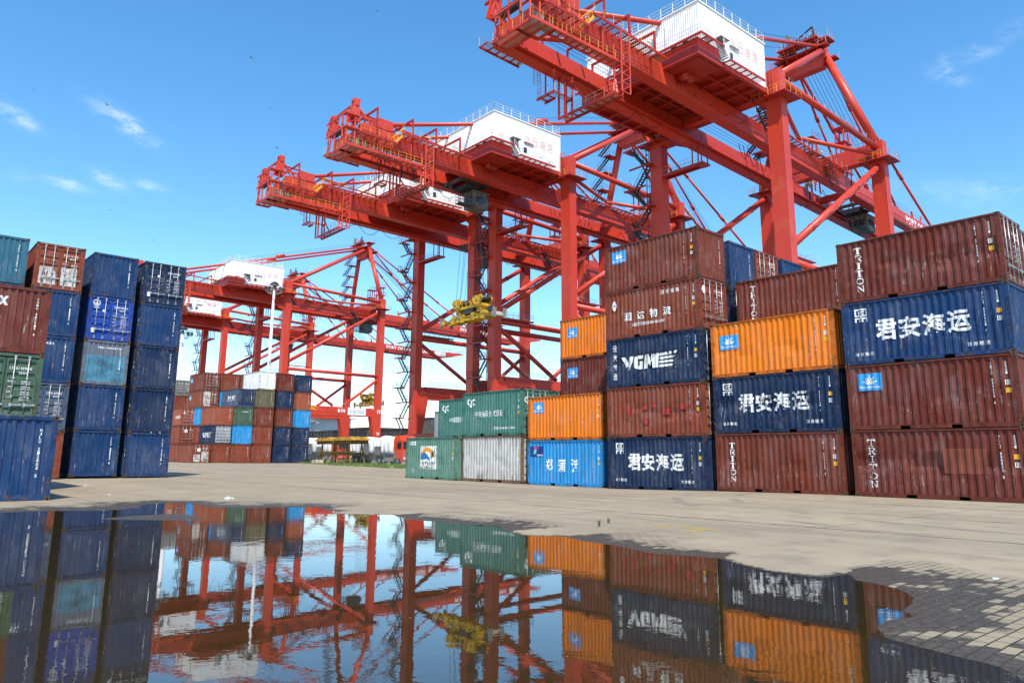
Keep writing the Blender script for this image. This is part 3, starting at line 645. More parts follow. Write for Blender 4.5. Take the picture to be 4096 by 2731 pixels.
c7 = stack(35.63, 114.07, [('redbrown', 'w', 'red-brown', {}), ('redbrown', 'd', 'red-brown door-end', {}), ('rust', 'd', 'rust-red placarded', {})], 'far column half hidden by the blue stack', ROW_F, z=.30, n0=7, **kw)
c8 = stack(37.46, 111.32, [('brown', 'w', 'brown', {}), ('redbrown', 'w', 'red-brown', {}), ('sky', 'w', 'light blue', {}), ('redbrown', 'd', 'blue-panelled white-smeared', {}), ('brown', 'd', 'blue-panelled brown', {})], 'tall far column behind the three-high one', ROW_F, z=.30, n0=8, **kw)
c9 = stack(38.85, 128.16, [('brown', 'w', 'brown', {}), ('brown', 'w', 'plain brown', {}), ('navy', 'w', 'navy', {}), ('redbrown', 'w', 'red-brown', {}), ('grey', 'd', 'grey door-end', {})], 'rearmost far column by the light mast', ROW_F, z=.45, n0=9, **kw)
c10 = stack(40.15, 110.7, [('brown', 'w', 'brown', {}), ('navy', 'w', 'navy', {}), ('brown', 'w', 'plain brown', {}), ('sky', 'w', 'light blue', {}), ('redbrown', 'w', 'repainted red-brown', {})], 'column behind the slate blue four-high one', ROW_F, z=.28, n0=2, **kw)
c11 = stack(42.75, 109.7, [('brown', 'w', 'brown', {}), ('navy', 'w', 'navy', {}), ('brown', 'w', 'plain brown', {}), ('navy', 'w', 'dark navy', {}), ('brown', 'w', 'dark brown', {})], 'column behind the white-topped one', ROW_F, z=.28, n0=3, **kw)
wheel_emblem(c8[3], .5, 1.3, .9); wheel_emblem(c8[4], .5, 1.3, .9)
for i in range(4): big_text(c4[3], '君安海运'[i], 2.0 + i * .8, .9, .70, .75, M_LET2, .03)
wing_logo(c5[1], 1.2, .9, 1.1, M_LET2); big_text(c7[2], '润达物流', 3.4, 1.0, 2.1, .46, M_LETC, .02)
letter(c7[2], 'door', polys([[(0, .24), (.17, 0), (.34, .24), (.17, .48)]]), .30, 1.60, M_LBL, 'hazard_placard')
for c_ in (c7[1], c6[0]): letter(c_, 'door', rects([(0, 0, .42, .42)]), .68, 1.62, M_LBL, 'label_plate')
letter(c8[3], 'door', rects([(.22, .25, 1.2, 2.3)]), 0, 0, M_GHOST, 'peeled_patch'); letter(c6[0], 'door', rects([(.22, .25, 1.1, 1.2), (1.3, .25, 2.2, 1.6)]), 0, 0, M_GHOST, 'peeled_patch')
big_text(c4[2], 'CARRIEA', .85, 1.85, .85, .14, M_LETC, .02, face='end')
# ------------------------------------------------------------------ quay cranes
LX, LY, GA = 0.8, 9.55, 30.0          # leg half width, leg offset along the rail, gauge
ZS = .045
def zg(x): return 45.9 - ZS * x        # centre height of the girders
HG = 1.3
DECK = []
def deck(w):
    bm = bmesh.new()
    for q in DECK: bm.faces.new([bm.verts.new(p) for p in q])
    DECK.clear(); return link('grating', mesh_of(bm, 'grating'), M_GRATE, w)
def build_crane(z_low):
    r = empty('quay_crane', (0, 0, 0))
    P = lambda n, b, m=M_RED, par=r: link(n, b.mesh(n), m, par)
    # legs
    for sx in (0, 1):
        for sy in (-1, 1):
            top = 50.7 if sx == 0 else 49.7; x0 = GA * sx; i = 1 if sx == 0 else -1; y0, y1 = sy * LY - 1, sy * LY + 1
            b = B()
            b.box((x0 - LX, y0, 15.2), (x0 + LX, y1, top))
            xo, xi, xb = x0 - i * LX, x0 + i * 2.6, x0 + i * .9
            b.hexa([(xo, y0, 3), (xb, y0, 3), (xb, y1, 3), (xo, y1, 3), (xo, y0, 12.9), (xi, y0, 12.9), (xi, y1, 12.9), (xo, y1, 12.9)])
            b.hexa([(xo, y0, 12.9), (xi, y0, 12.9), (xi, y1, 12.9), (xo, y1, 12.9), (xo, y0, 15.2), (x0 + i * 1.2, y0, 15.2), (x0 + i * 1.2, y1, 15.2), (xo, y1, 15.2)])
            for z in (22, 30, 38): b.box((x0 - LX - .012, y0 - .012, z), (x0 + LX + .012, y1 + .012, z + .07))
            for q in (y0, y1): b.box((x0 - LX - .03, q - .03, 16), (x0 - LX + .03, q + .03, top - 4))
            # haunch at the head
            b.hexa([(x0 - LX - .02, y0 - .5 if sy > 0 else y0 - .02, 46.2), (x0 + LX + .02, y0 - .5 if sy > 0 else y0 - .02, 46.2), (x0 + LX + .02, y1 + .02 if sy > 0 else y1 + .5, 46.2), (x0 - LX - .02, y1 + .02 if sy > 0 else y1 + .5, 46.2),
                    (x0 - LX - .02, y0 - 1.9 if sy > 0 else y0 - .02, 47.6), (x0 + LX + .02, y0 - 1.9 if sy > 0 else y0 - .02, 47.6), (x0 + LX + .02, y1 + .02 if sy > 0 else y1 + 1.9, 47.6), (x0 - LX - .02, y1 + .02 if sy > 0 else y1 + 1.9, 47.6)])
            P('leg', b)
    # portal and sill beams, bogies
    for sy in (-1, 1):
        b = B(); b.box((2.0, sy * LY - .8, 12.75), (GA - 2.0, sy * LY + .8, 15.3))
        b.box((2.0, sy * LY - .86, 12.72), (GA - 2.0, sy * LY + .86, 12.80)); b.box((2.0, sy * LY - .86, 13.55), (GA - 2.0, sy * LY + .86, 13.60)); P('portal_beam', b)
        P('beam_railing', B().rail([(3, sy * LY + .7, 15.3), (27, sy * LY + .7, 15.3)]).rail([(3, sy * LY - .7, 15.3), (27, sy * LY - .7, 15.3)]), M_RAILG)
    for x in (0, GA):
        b = B(); b.box((x - .95, -11.6, 3.0), (x + .95, 11.6, 5.6)); P('sill_beam', b, M_RED2)
        for y in (-LY, LY):
            b = B(); b.poly([(x - .7, y - 3.2, 1.3), (x - .7, y + 3.2, 1.3), (x - .7, y + 2.6, 2.2), (x - .7, y + .6, 3.0), (x - .7, y - .6, 3.0), (x - .7, y - 2.6, 2.2)], (1.4, 0, 0))
            for q in (-2.6, -1.5, -.5, .5, 1.5, 2.6): b.tube((x - .3, y + q, .65), (x + .3, y + q, .65), .45, 14)
            for q in (-2.05, 2.05): b.box((x - .55, y + q - 1.0, .55), (x + .55, y + q + 1.0, 1.32))
            P('bogie', b, M_RED2)
    # tubular bracing
    for sy in (-1, 1):
        y = sy * LY
        P('diagonal_brace', B().tube((.4, y, 26.9), (GA - .4, y, 45.6), .50, 16)); P('horizontal_brace', B().tube((.4, y, 25.4), (GA - .4, y, 25.2), .50, 16))
        P('lower_brace', B().tube((.4, y, 24.6), (15.4, y, 15.6), .42, 14)); P('lower_brace', B().tube((GA - .4, y, 24.2), (18.6, y, 15.6), .42, 14))
        P('upper_brace', B().tube((.4, y, 50.1), (GA - .4, y, 48.7), .46, 16))
        P('stay_brace', B().tube((.6, y, 47.6), (15.5, sy * 4.25, 47.9), .32, 12)); P('stay_brace', B().tube((15.5, sy * 4.25, 47.9), (GA - .6, y, 47.5), .32, 12))
        P('mast_tube', B().tube((GA, sy * LY, 49.2), (28.6, sy * 3.0, 67.2), .66, 18)); P('back_tube', B().tube((.3, sy * LY, 50.2), (28.2, sy * 3.0, 67.6), .50, 16))
        P('backstay', B().tube((28.0, sy * 2.9, 68.2), (-31.9, sy * 3.5, 48.9), .30, 12).tube((-1.5, sy * 3.2, 59.2), (1.0, sy * 3.2, 60.0), .42, 10).beam((-32.7, sy * 3.5, 48.2), (-31.2, sy * 3.5, 49.2), .5, .9))
        for (xe, ze) in ((67, zg(67) + 1.9), (51, zg(51) + 1.7)):
            a = Vector((29.4, sy * 2.6, 68.0)); e = Vector((xe, sy * 3.5, ze)); b = B()
            for t0, t1 in ((0, .33), (.35, .66), (.68, 1)): b.tube(a.lerp(e, t0), a.lerp(e, t1), .24 if xe > 60 else .20, 8)
            for t in (.34, .67): b.tube(a.lerp(e, t - .02), a.lerp(e, t + .02), .34, 8)
            b.beam(a.lerp(e, 1), (xe + .4, sy * 3.5, zg(xe) + 1.2), .4, .8); P('forestay', b, M_RED2 if xe < 60 else M_RED)
        b = B()
        for t in (.22, .34, .46, .58, .70, .82, .93):     # clamps and cable run on the diagonal
            q = Vector((.4, y, 26.9)).lerp(Vector((GA - .4, y, 45.6)), t); d = Vector((29.2, 0, 18.7)).normalized(); b.tube(q - d * .06, q + d * .06, .56, 14)
        b.path([Vector((.4, y - .55, 26.9)).lerp(Vector((GA - .4, y - .55, 45.6)), .2 + .08 * k) + Vector((0, 0, .25 * (-1) ** k)) for k in range(10)], .05, 5)
        P('brace_clamps', b, M_RAILR)
    # cross beams over the girders
    for x, z0, z1 in ((0, 47.5, 50.5), (GA, 46.9, 49.5)):
        b = B(); b.box((x - .82, -LY + 1, z0), (x + .82, LY - 1, z1)); b.box((x - .88, -LY + 1, z0 - .04), (x + .88, LY - 1, z0 + .06)); P('cross_beam', b)
        P('cross_beam_railing', B().rail([(x - .7, -8, z1), (x - .7, 8, z1)]).rail([(x + .7, -8, z1), (x + .7, 8, z1)]), M_RAILG)
        for sy in (-1, 1):
            zp = 46.75 - (.4 if x else 0); y = sy * LY; b = B(); w = 2.05
            for (a0, c0, a1, c1) in ((-w, -2.4, w, -1.02), (-w, 1.02, w, 2.4), (-w, -1.02, -LX - .02, 1.02), (LX + .02, -1.02, w, 1.02)): b.box((x + a0, y + c0, zp), (x + a1, y + c1, zp + .08))
            for q in (-1.8, -.6, .6, 1.8): b.box((x - w, y + q * 1.3 - .05, zp - .14), (x - LX - .02, y + q * 1.3 + .05, zp))
            pf = P('leg_platform', b, M_RED2)
            P('platform_railing', B().rail([(x - w, y - 2.35, zp + .08), (x + w, y - 2.35, zp + .08), (x + w, y + 2.35, zp + .08), (x - w, y + 2.35, zp + .08), (x - w, y - 2.35, zp + .08)], 1.1, .03, 1.3), M_RAILY, pf)
            P('caged_ladder', B().cage((x - 1.0, y, zp), 4.6, .42, (-1, 0, 0)), M_RAILR)
    # girders and boom
    def gbox(b, x0, x1, yc, w=.7, lo=-HG, hi=HG, lo2=None):
        l2 = lo if lo2 is None else lo2
        b.hexa([(x0, yc - w, zg(x0) + lo), (x1, yc - w, zg(x1) + l2), (x1, yc + w, zg(x1) + l2), (x0, yc + w, zg(x0) + lo), (x0, yc - w, zg(x0) + hi), (x1, yc - w, zg(x1) + hi), (x1, yc + w, zg(x1) + hi), (x0, yc + w, zg(x0) + hi)])
    for sy in (-1, 1):
        b = B(); gbox(b, -36, 31.6, sy * 3.5); gbox(b, -36, 31.6, sy * 3.5, .78, -HG - .03, -HG + .06); gbox(b, -36, 31.6, sy * 3.5 - sy * .95, .26, -HG + .35, -HG + .55)
        x = -34
        while x < 30: b.box((x - .04, sy * 3.5 - .73, zg(x) - HG + .1), (x + .04, sy * 3.5 + .73, zg(x) + HG - .1)); x += 3.2
        P('girder', b)
        b = B(); gbox(b, 32.2, 92, sy * 3.5, .7, -1.2, 1.2); gbox(b, 92, 101.2, sy * 3.5, .7, -1.2, 1.2, .75); gbox(b, 32.2, 92, sy * 3.5, .78, -1.24, -1.15); gbox(b, 32.2, 92, sy * 2.55, .26, -.85, -.65)
        for x in (40, 44, 58, 61, 75, 79): b.beam((x, sy * 3.5, zg(x) + 1.2), (x + (.7 if x % 2 else -.5), sy * 3.5, zg(x) + 2.9), .25, .35)
        bo = P('boom', b)
        P('boom_railing', B().rail([(34, sy * 4.1, zg(34) + 1.2), (100, sy * 4.1, zg(100) + 1.2)], 1.1, .028, 2.5), M_RAILG, bo)
        if sy < 0:
            for nm, s_, x0, w_, h_ in (('lettering', 'PORT OF LIANYUNGANG', 52.8, 21.0, 1.35),):
                bm = fit_text(s_, 0, 0, w_, h_, .03)
                for v in bm.verts: v.co = Vector((x0 + v.co.x, -4.215, zg(x0 + v.co.x) - .65 + v.co.y))
                link(nm, mesh_of(bm, nm), M_LETC, bo)
            pl = B(); pl.hexa([(86.6, -4.23, zg(86.6) - 1.0), (92, -4.23, zg(92) - 1.0), (92, -4.2, zg(92) - 1.0), (86.6, -4.2, zg(86.6) - 1.0), (86.6, -4.23, zg(86.6) + 1.0), (92, -4.23, zg(92) + 1.0), (92, -4.2, zg(92) + 1.0), (86.6, -4.2, zg(86.6) + 1.0)])
            so_ = P('sign_panel', pl, M_RAILW, bo)
            bm = polys([[(a, bq), (c, bq), (c, d), (a, d)] for a, bq, c, d in ((.3, .4, .42, 1.5), (.3, .3, 1.1, .42), (.3, 1.4, 1.1, 1.52), (1.3, .9, 2.0, 1.02), (1.3, .9, 1.42, 1.5), (1.3, 1.4, 2.1, 1.52), (1.9, .3, 2.02, .9), (1.2, .3, 2.0, .42))])
            for v in bm.verts: v.co = Vector((89.6 + v.co.x * .95, -4.245, zg(89.6 + v.co.x) - .95 + v.co.y))
            link('logo', mesh_of(bm, 'logo'), M_DKGREY, so_)
    for x in (-3, 21.5, 36, 52, 68, 84, 97.5): P('cross_tie', B().box((x - .45, -2.75, zg(x) + .1), (x + .45, 2.75, zg(x) + 1.1)))
    P('cross_tie', B().box((-36, -2.8, zg(-36) - 1.3), (-34.4, 2.8, zg(-35) + .9)))
    P('boom_tip_gear', B().rail([(98, -3.4, zg(98) + 1.1), (101.2, -3.4, zg(101) + 1.1), (101.2, 3.4, zg(101) + 1.1), (98, 3.4, zg(98) + 1.1)], 1.4, .05, 1.6).box((99, -2.8, zg(99) + 1.1), (100.4, 2.8, zg(99) + 1.6)).tube((95, -3, zg(95) + 1.2), (95, -3, zg(95) + 3.0), .1, 6).beam((88, -3.6, zg(88) + 2.4), (95, -3.6, zg(95) + 2.6), .15, .2), M_RED)
    # trolley cable reels: festoon loops hung below the girder
    b = B(); rnd = random.Random(3)
    def loops(b, xs, y, dz, z_off=-1.55):
        for a, c in zip(xs, xs[1:]):
            d = dz * rnd.uniform(.7, 1.2); n = 8; b.path([(a + (c - a) * k / n, y, zg(a) + z_off - d * 4 * (k / n) * (1 - k / n)) for k in range(n + 1)], .045, 5)
    for xs, yy, dz in (([3, 5.5, 8, 10.6, 13, 17, 22, 27, 31, 36], -1.9, 2.4), ([-24, -19, -14, -9], 2.0, 1.6), ([4, 8, 12], -2.0, 4.2)):
        b = B(); loops(b, xs, yy, dz); P('festoon_cable', b, M_CABLE)
    # machinery house
    hx0, hx1, hy, hz0, hz1 = -15.8, -1.3, 9.0, 47.9, 54.4
    b = B(); b.box((hx0 + .03, -hy, hz0), (hx1, hy, hz1)); b.box((hx0 - .12, -hy - .12, hz1 - .05), (hx1 + .12, hy + .12, hz1 + .12))
    y = -hy + .05
    while y < hy - .1: b.poly([(hx0 + .031, y, hz0 + .02), (hx0 - .03, y + .05, hz0 + .02), (hx0 - .03, y + .11, hz0 + .02), (hx0 + .031, y + .16, hz0 + .02)], (0, 0, hz1 - hz0 - .08)); y += .32
    h = P('machinery_house', b, M_HOUSE)
    P('roof_railing', B().rail([(hx0, hy, hz1 + .1), (hx0, -hy, hz1 + .1), (hx1, -hy, hz1 + .1), (hx1, hy, hz1 + .1), (hx0, hy, hz1 + .1)], 1.35, .045, 1.75, (1, .66, .33)), M_RAILW, h)
    for i, ch in enumerate('连云港港'):
        bm = fit_text(ch, 0, 0, 1.38, 1.65, .004)
        for v in bm.verts: v.co = Vector((-9.5 + i * 1.68 + v.co.x, -hy - .012, 50.7 + v.co.y))
        link('lettering', mesh_of(bm, 'lettering'), M_HRED, h)
    P('roller_door', B().box((-12.2, -hy - .05, 48.4), (-10.8, -hy - .01, 50.7)), M_GREYM, h); P('door_canopy', B().box((-12.6, -hy - .9, 50.7), (-10.8, -hy - .01, 50.78)), M_GREYM, h)
    P('window', B().box((-9.6, -hy - .04, 49.2), (-8.9, -hy - .01, 50.1)), M_GLASS, h); P('window', B().box((hx0 - .06, 3.0, 48.5), (hx0 - .02, 3.9, 50.6)), M_GLASS, h)
    P('louvre', B().box((-9.6, -hy - .3, 51.0), (-7.6, -hy - .01, 51.1)).box((-6.2, -hy - .05, 49.3), (-5.5, -hy - .01, 49.8)).box((-4.2, -hy - .05, 49.0), (-3.5, -hy - .01, 49.5)), M_LBL, h)
    ac = B().box((-14.9, -hy - .5, 49.8), (-14.0, -hy - .02, 50.9)); P('air_conditioner', ac, M_LBL, h)
    P('floodlight', B().box((hx0 - .8, -6.2, 49.2), (hx0 - .3, -5.5, 49.5)).box((hx0 - .8, -7.8, 49.2), (hx0 - .3, -7.2, 49.5)), M_DKGREY, h)
    P('drain_pipe', B().tube((hx0 - .08, -4.2, 49.2), (hx0 - .08, -4.2, 53.2), .05, 6).tube((hx0 - .08, 1.5, 48.8), (hx0 - .08, 1.5, 52.4), .05, 6), M_LBL, h)
    b = B(); b.box((-16.6, -9.3, 47.2), (-1.25, -8.9, 47.87)); b.box((-16.6, 8.9, 47.2), (-1.25, 9.3, 47.87)); b.box((-16.6, -8.9, 47.2), (-15.9, 8.9, 47.87)); b.box((-15.9, -8.9, 47.8), (-1.25, 8.9, 47.87)); b.box((-16.6, -9.3, 47.87), (-12.3, -9.02, 49.28)); b.box((-16.6, -9.02, 47.87), (-15.9, 9.3, 49.28))
    for x in (-14.2, -11.6, -9, -6.4, -3.8): b.box((x - .15, -8.9, 47.2), (x + .15, 8.9, 47.8))
    for y in (-6.6, -.8, .8, 6.6): b.box((-15.9, y - .12, 47.3), (-1.25, y + .12, 47.8))
    b.box((-15.8, -8.8, 47.15), (-11.6, -4.3, 47.3))
    for sy in (-1, 1):
        for x in (-15.6, -3.2): b.box((x - .5, sy * 3.5 - .7, zg(x) + HG - .02), (x + .5, sy * 3.5 + .7, 47.85))
    for x in (-13.8, -12.8): b.tube((x, -4.5, 46.9), (x, -6.0, 46.9), .55, 16)
    P('house_base_frame', b, M_RED2)
    b = B()
    for (a0, c0, a1, c1, z) in ((-17.1, -10.15, -15.92, 10.0, 49.3), (-15.92, -10.15, -12.4, -9.12, 49.3), (-11.4, -10.15, -3.6, -9.12, 47.95)):
        DECK.append([(a0, c0, z + .03), (a1, c0, z + .03), (a1, c1, z + .03), (a0, c1, z + .03)])
        n = int((a1 - a0) / 1.2)
        for k in range(max(1, n)): b.box((a0 + k * 1.2, c0, z - .16), (a0 + k * 1.2 + .1, c1, z))
    b.beam((-17.1, -10.15, 49.25), (-17.1, 10, 49.25), .15, .3); b.beam((-17.1, -10.15, 49.28), (-12.4, -10.15, 49.28), .1, .3); b.beam((-11.4, -10.15, 47.95), (-3.6, -10.15, 47.95), .1, .3)
    hp = P('house_walkway', b, M_RED2); deck(hp)
    P('walkway_railing', B().rail([(-17.05, 9.8, 49.36), (-17.05, -10.1, 49.36), (-12.5, -10.1, 49.36)], 1.1, .028, 1.8).rail([(-11.4, -10.1, 48.0), (-3.7, -10.1, 48.0)], 1.1, .028, 1.8), M_RAILG, hp)
    P('walkway_stair', B().stair((-12.4, -10.1, 49.3), (-11.3, -10.1, 48.0), .9, (0, 1, 0), 6), M_RAILW, hp)
    # upper walkways along the rear of the girders
    def walk(b, x0, x1, y0, y1, dz):
        DECK.append([(x0, y0, zg(x0) + dz), (x1, y0, zg(x1) + dz), (x1, y1, zg(x1) + dz), (x0, y1, zg(x0) + dz)])
        n = int((x1 - x0) / 1.1)
        for k in range(n): x = x0 + k * 1.1; b.box((x, y0, zg(x) + dz - .16), (x + .12, y1, zg(x) + dz - .01))
        ye = y0 if abs(y0) > abs(y1) else y1; b.beam((x0, ye, zg(x0) + dz - .02), (x1, ye, zg(x1) + dz - .02), .10, .32)
    for sy in (-1, 1):
        b = B(); ya, yb = (-5.7, -4.22) if sy < 0 else (4.22, 5.7)
        walk(b, -30.2, -17.4, ya, yb, .95); walk(b, -37.0, -31.0, ya, yb, -.9); w = P('girder_walkway', b, M_RED2); deck(w); ye = sy * 5.65
        P('walkway_railing', B().rail([(-30.2, ye, zg(-30) + 1.02), (-19.2, ye, zg(-19) + 1.02)], 1.1, .03, 1.5).rail([(-37, ye, zg(-37) - .85), (-31.0, ye, zg(-31) - .85)], 1.1, .03, 1.5), M_RAILY, w)
        P('walkway_stair', B().stair((-31.4, ye - sy * 1.0, zg(-31) - .85), (-29.8, ye - sy * 1.0, zg(-30) + 1.0), .9, (0, sy, 0), 8), M_RAILY, w)
        # walkway over the middle of the girder, sea side of the house
        b = B(); walk(b, 2.4, 30.5, sy * 4.25 if sy > 0 else -5.2, 5.2 if sy > 0 else -4.25, 1.25); w = P('girder_walkway', b, M_RED2); deck(w)
        P('walkway_railing', B().rail([(2.4, sy * 5.15, zg(2) + 1.3), (30.5, sy * 5.15, zg(30) + 1.3)], 1.1, .028, 1.8), M_RAILG, w)
        P('light_fitting', B().box((-26, sy * 5.5, zg(-26) + 1.7), (-25.1, sy * 5.4, zg(-26) + 1.85)).box((-21, sy * 5.5, zg(-21) + 1.7), (-20.1, sy * 5.4, zg(-21) + 1.85)).box((8, sy * 5.1, zg(8) + 1.9), (9, sy * 5.0, zg(8) + 2.1)).box((20, sy * 5.1, zg(20) + 1.9), (21, sy * 5.0, zg(20) + 2.1)), M_LBL)
    # cable-support frames above the rear girder
    for x, hh, z in ((-34.4, 4.3, zg(-34) - .8), (-28.4, 2.7, zg(-28) + 1.0), (-24.2, 2.6, zg(-24) + 1.0), (-19.7, 2.5, zg(-20) + 1.0)):
        P('cable_frame', B().beam((x, -5.5, z), (x, -5.5, z + hh), .22, .22).beam((x, -5.6, z + hh), (x, 4.5, z + hh), .24, .26).beam((x, 4.4, z), (x, 4.4, z + hh), .22, .22).beam((x, -1, z + hh), (x + 4.6, -1, zg(x + 4.6) + 3.5), .22, .22), M_RED2)
    # rear end: platform, sheave towers
    b = B(); zp = z_low
    for (a0, c0, a1, c1) in ((-38.8, -5.3, -35.6, -2.6), (-38.8, -2.6, -36.6, 1.2), (-35.6, -5.3, -24.9, -4.0)):
        DECK.append([(a0, c0, zp + .03), (a1, c0, zp + .03), (a1, c1, zp + .03), (a0, c1, zp + .03)])
        for k in range(int((a1 - a0) / 1.0) + 1): b.box((a0 + k * 1.0 - .05 + .05, c0, zp - .18), (min(a1, a0 + k * 1.0 + .12), c1, zp - .01))
        for q in (c0, c1): b.beam((a0, q, zp - .02), (a1, q, zp - .02), .12, .36)
        for q in (a0, a1): b.beam((q, c0, zp - .02), (q, c1, zp - .02), .12, .34)
    w = P('lower_walkway', b, M_RED); deck(w)
    P('walkway_railing', B().rail([(-38.7, 1.1, zp + .07), (-38.7, -5.2, zp + .07), (-25.0, -5.2, zp + .07)], 1.1, .032, 1.4), M_RAILY, w)
    for (x, y, z1, rr) in ((-34, -5.2, zg(-34) - .9, .08), (-31.2, -5.2, zg(-31) - .9, .08), (-28.4, -5.2, zg(-28) + .9, .08), (-36.4, -5.2, zg(-37) - .9, .09), (-38.9, -5.0, zp + 5.0, .12), (-37.6, -5.0, zp + 5.0, .12), (-38.6, -3.2, zg(-38) + 2, .14), (-33, -4.3, zg(-33) - 1, .1), (-29.6, -4.3, zg(-30) - 1, .1), (-38.8, .6, zp + 4.2, .10)):
        P('hanger', B().path([(x, y, zp), (x, y, z1)], rr))
    b = B()
    for z in (zp + 2.6, zp + 4.6):
        b.box((-39.1, -5.2, z), (-36.8, -3.9, z + .07)); b.beam((-39.1, -5.2, z), (-34.8, -5.2, z), .12, .24); b.beam((-39.1, -5.2, z), (-39.1, .8, z), .12, .24)
    for (x, y) in ((-39.0, -1.8), (-39.0, -.4), (-35.2, -5.1), (-34.8, -3.9)): b.beam((x, y, zp), (x, y, zp + 4.6), .16, .16)
    b.beam((-39, -5.1, zp + 2.6), (-37, -5.1, zp + 4.6), .08, .08); b.beam((-39, -1.8, zp + 2.6), (-39, .6, zp + .2), .08, .08); b.beam((-37, -5.1, zp + 2.6), (-35.2, -5.1, zp + 4.6), .08, .08)
    P('rear_frame', b, M_RED)
    P('backstay_bracket', B().box((-33.6, -4.3, zg(-33) + HG), (-31.0, -2.7, zg(-33) + HG + 1.5)))
    P('backstay_bracket', B().box((-33.6, 2.7, zg(-33) + HG), (-31.0, 4.3, zg(-33) + HG + 1.5)))
    P('rear_winch', B().box((-37.6, -4.6, zp + .3), (-36.6, -3.6, zp + 1.4)).tube((-35.6, -4.4, zp + .9), (-35.6, -3.4, zp + .9), .5, 14), M_GREYM)
    P('cable_drum', B().box((-38.6, -2.4, zp + 2.7), (-37.9, .4, zp + 3.4)), M_DKGREY)
    for yy, hh in ((-3.4, 3.3), (3.0, 2.9)):
        z = zg(-37) + 1.2; b = B()
        for q in (-.38, .38): b.hexa([(-37.9, yy + q - .09, z), (-36.2, yy + q - .09, z), (-36.2, yy + q + .09, z), (-37.9, yy + q + .09, z), (-37.2, yy + q - .09, z + hh), (-36.4, yy + q - .09, z + hh), (-36.4, yy + q + .09, z + hh), (-37.2, yy + q + .09, z + hh)])
        b.beam((-36.4, yy, z + hh * .75), (-33.6, yy, z), .24, .24); b.beam((-36.6, yy + .4, z + hh * .9), (-34.4, yy + .4, z), .14, .14); b.box((-37.3, yy - .5, z + hh - .2), (-36.3, yy + .5, z + hh + .25)); b.tube((-36.9, yy - .6, z + hh - .5), (-36.9, yy + .6, z + hh - .5), .35, 12); P('sheave_tower', b)
    P('tower_tie', B().beam((-36.6, -3.4, zg(-37) + 4.5), (-36.6, 5.2, zg(-37) + 4.3), .26, .3).beam((-36, -1.0, zg(-37) + 4.3), (-16, -1.0, zg(-16) + 3.3), .2, .24), M_RED2)
    P('caged_ladder', B().cage((-33.8, -5.9, zp + .1), 4.2, .45, (0, -1, 0)), M_RAILR)
    # hanging service tower and catwalks
    zb = 40.4; b = B()
    for x in (-26.3, -24.9):
        for y in (-6.0, -4.9): b.tube((x, y, zb), (x, y, zg(-25) + .6), .10, 6)
    for k in range(6):
        z = zb + k * 1.05; b.tube((-26.3, -6.0, z), (-24.9, -6.0, z + 1.05 * (1 if k % 2 else -1) * .0 + 1.0), .05, 5); b.tube((-26.3, -6.0, z), (-26.3, -4.9, z), .05, 5); b.tube((-24.9, -6, z), (-26.3, -6, z), .05, 5); b.tube((-24.9, -6, z), (-24.9, -4.9, z + 1), .05, 5)
    P('service_tower', b)
    b = B()
    for (a0, c0, a1, c1, z) in ((-26.6, -5.2, -25.3, 3.6, 40.5), (-28.4, 3.6, -27.1, 5.4, 43.0), (-28.4, 2.4, -25.4, 3.5, 43.0)):
        DECK.append([(a0, c0, z + .03), (a1, c0, z + .03), (a1, c1, z + .03), (a0, c1, z + .03)]); b.beam((a0, c0, z - .05), (a0, c1, z - .05), .12, .34); b.beam((a1, c0, z - .05), (a1, c1, z - .05), .12, .34)
        k = c0
        while k < c1: b.box((a0, k, z - .16), (a1, k + .1, z - .01)); k += 1.1
    w = P('service_catwalk', b, M_RED2); deck(w)
    for (x, y) in ((-25.4, 3.5), (-25.4, 2.5), (-26.6, 3.5), (-26.6, 2.5)): P('hanger', B().beam((x, y, 40.4), (x, y, zg(x) - 1.25), .2, .2), M_RED2)
    for (x, y, z) in ((-28.3, 4.0, 43), (-28.3, 2.6, 43)): P('hanger', B().beam((x, y, z), (x, y, zg(x) - 1.25), .14, .14), M_RED2)
    P('hanger', B().beam((-26, -5, 40.5), (-25, -3.6, zg(-25) - 1.2), .2, .2), M_RED2); P('hanger', B().beam((-26, -1, 40.5), (-26, 2.8, zg(-25) - 1.2), .16, .16), M_RED2)
    P('walkway_railing', B().rail([(-26.5, -5, 40.57), (-26.5, 3.5, 40.57)], 1.1, .03, 1.5).rail([(-28.3, 2.5, 43.07), (-25.5, 2.5, 43.07)], 1.1, .03, 1.2).rail([(-28.3, 3.6, 43.07), (-28.3, 5.3, 43.07)], 1.1, .03, 1.2), M_RAILG, w)
    P('caged_ladder', B().cage((-28.2, 5.2, 43.0), 4.4, .45, (-1, 0, 0)), M_RED2)
    # L-shaped catwalk on the far landside leg
    b = B(); b.box((-.7, 1.6, 41.6), (.7, LY - 1, 41.67)); b.beam((-.7, 1.6, 41.5), (-.7, LY - 1, 41.5), .14, .4); b.beam((.7, 1.6, 41.5), (.7, LY - 1, 41.5), .14, .4); b.box((-.9, 1.4, 41.3), (.9, 2.6, 41.6))
    for (x, y) in ((-.7, 1.7), (.7, 1.7), (-.7, 3.2), (.7, 3.2)): b.beam((x, y, 41.6), (x, y, zg(0) - 1.25), .14, .14)
    w = P('leg_catwalk', b, M_RED2); P('walkway_railing', B().rail([(-.7, 3.2, 41.67), (-.7, LY - 1, 41.67)], 1.1, .03, 1.5).rail([(.7, 3.2, 41.67), (.7, LY - 1, 41.67)], 1.1, .03, 1.5), M_RAILG, w)
    # stair tower on the far landside leg
    z = 5.8; k = 0
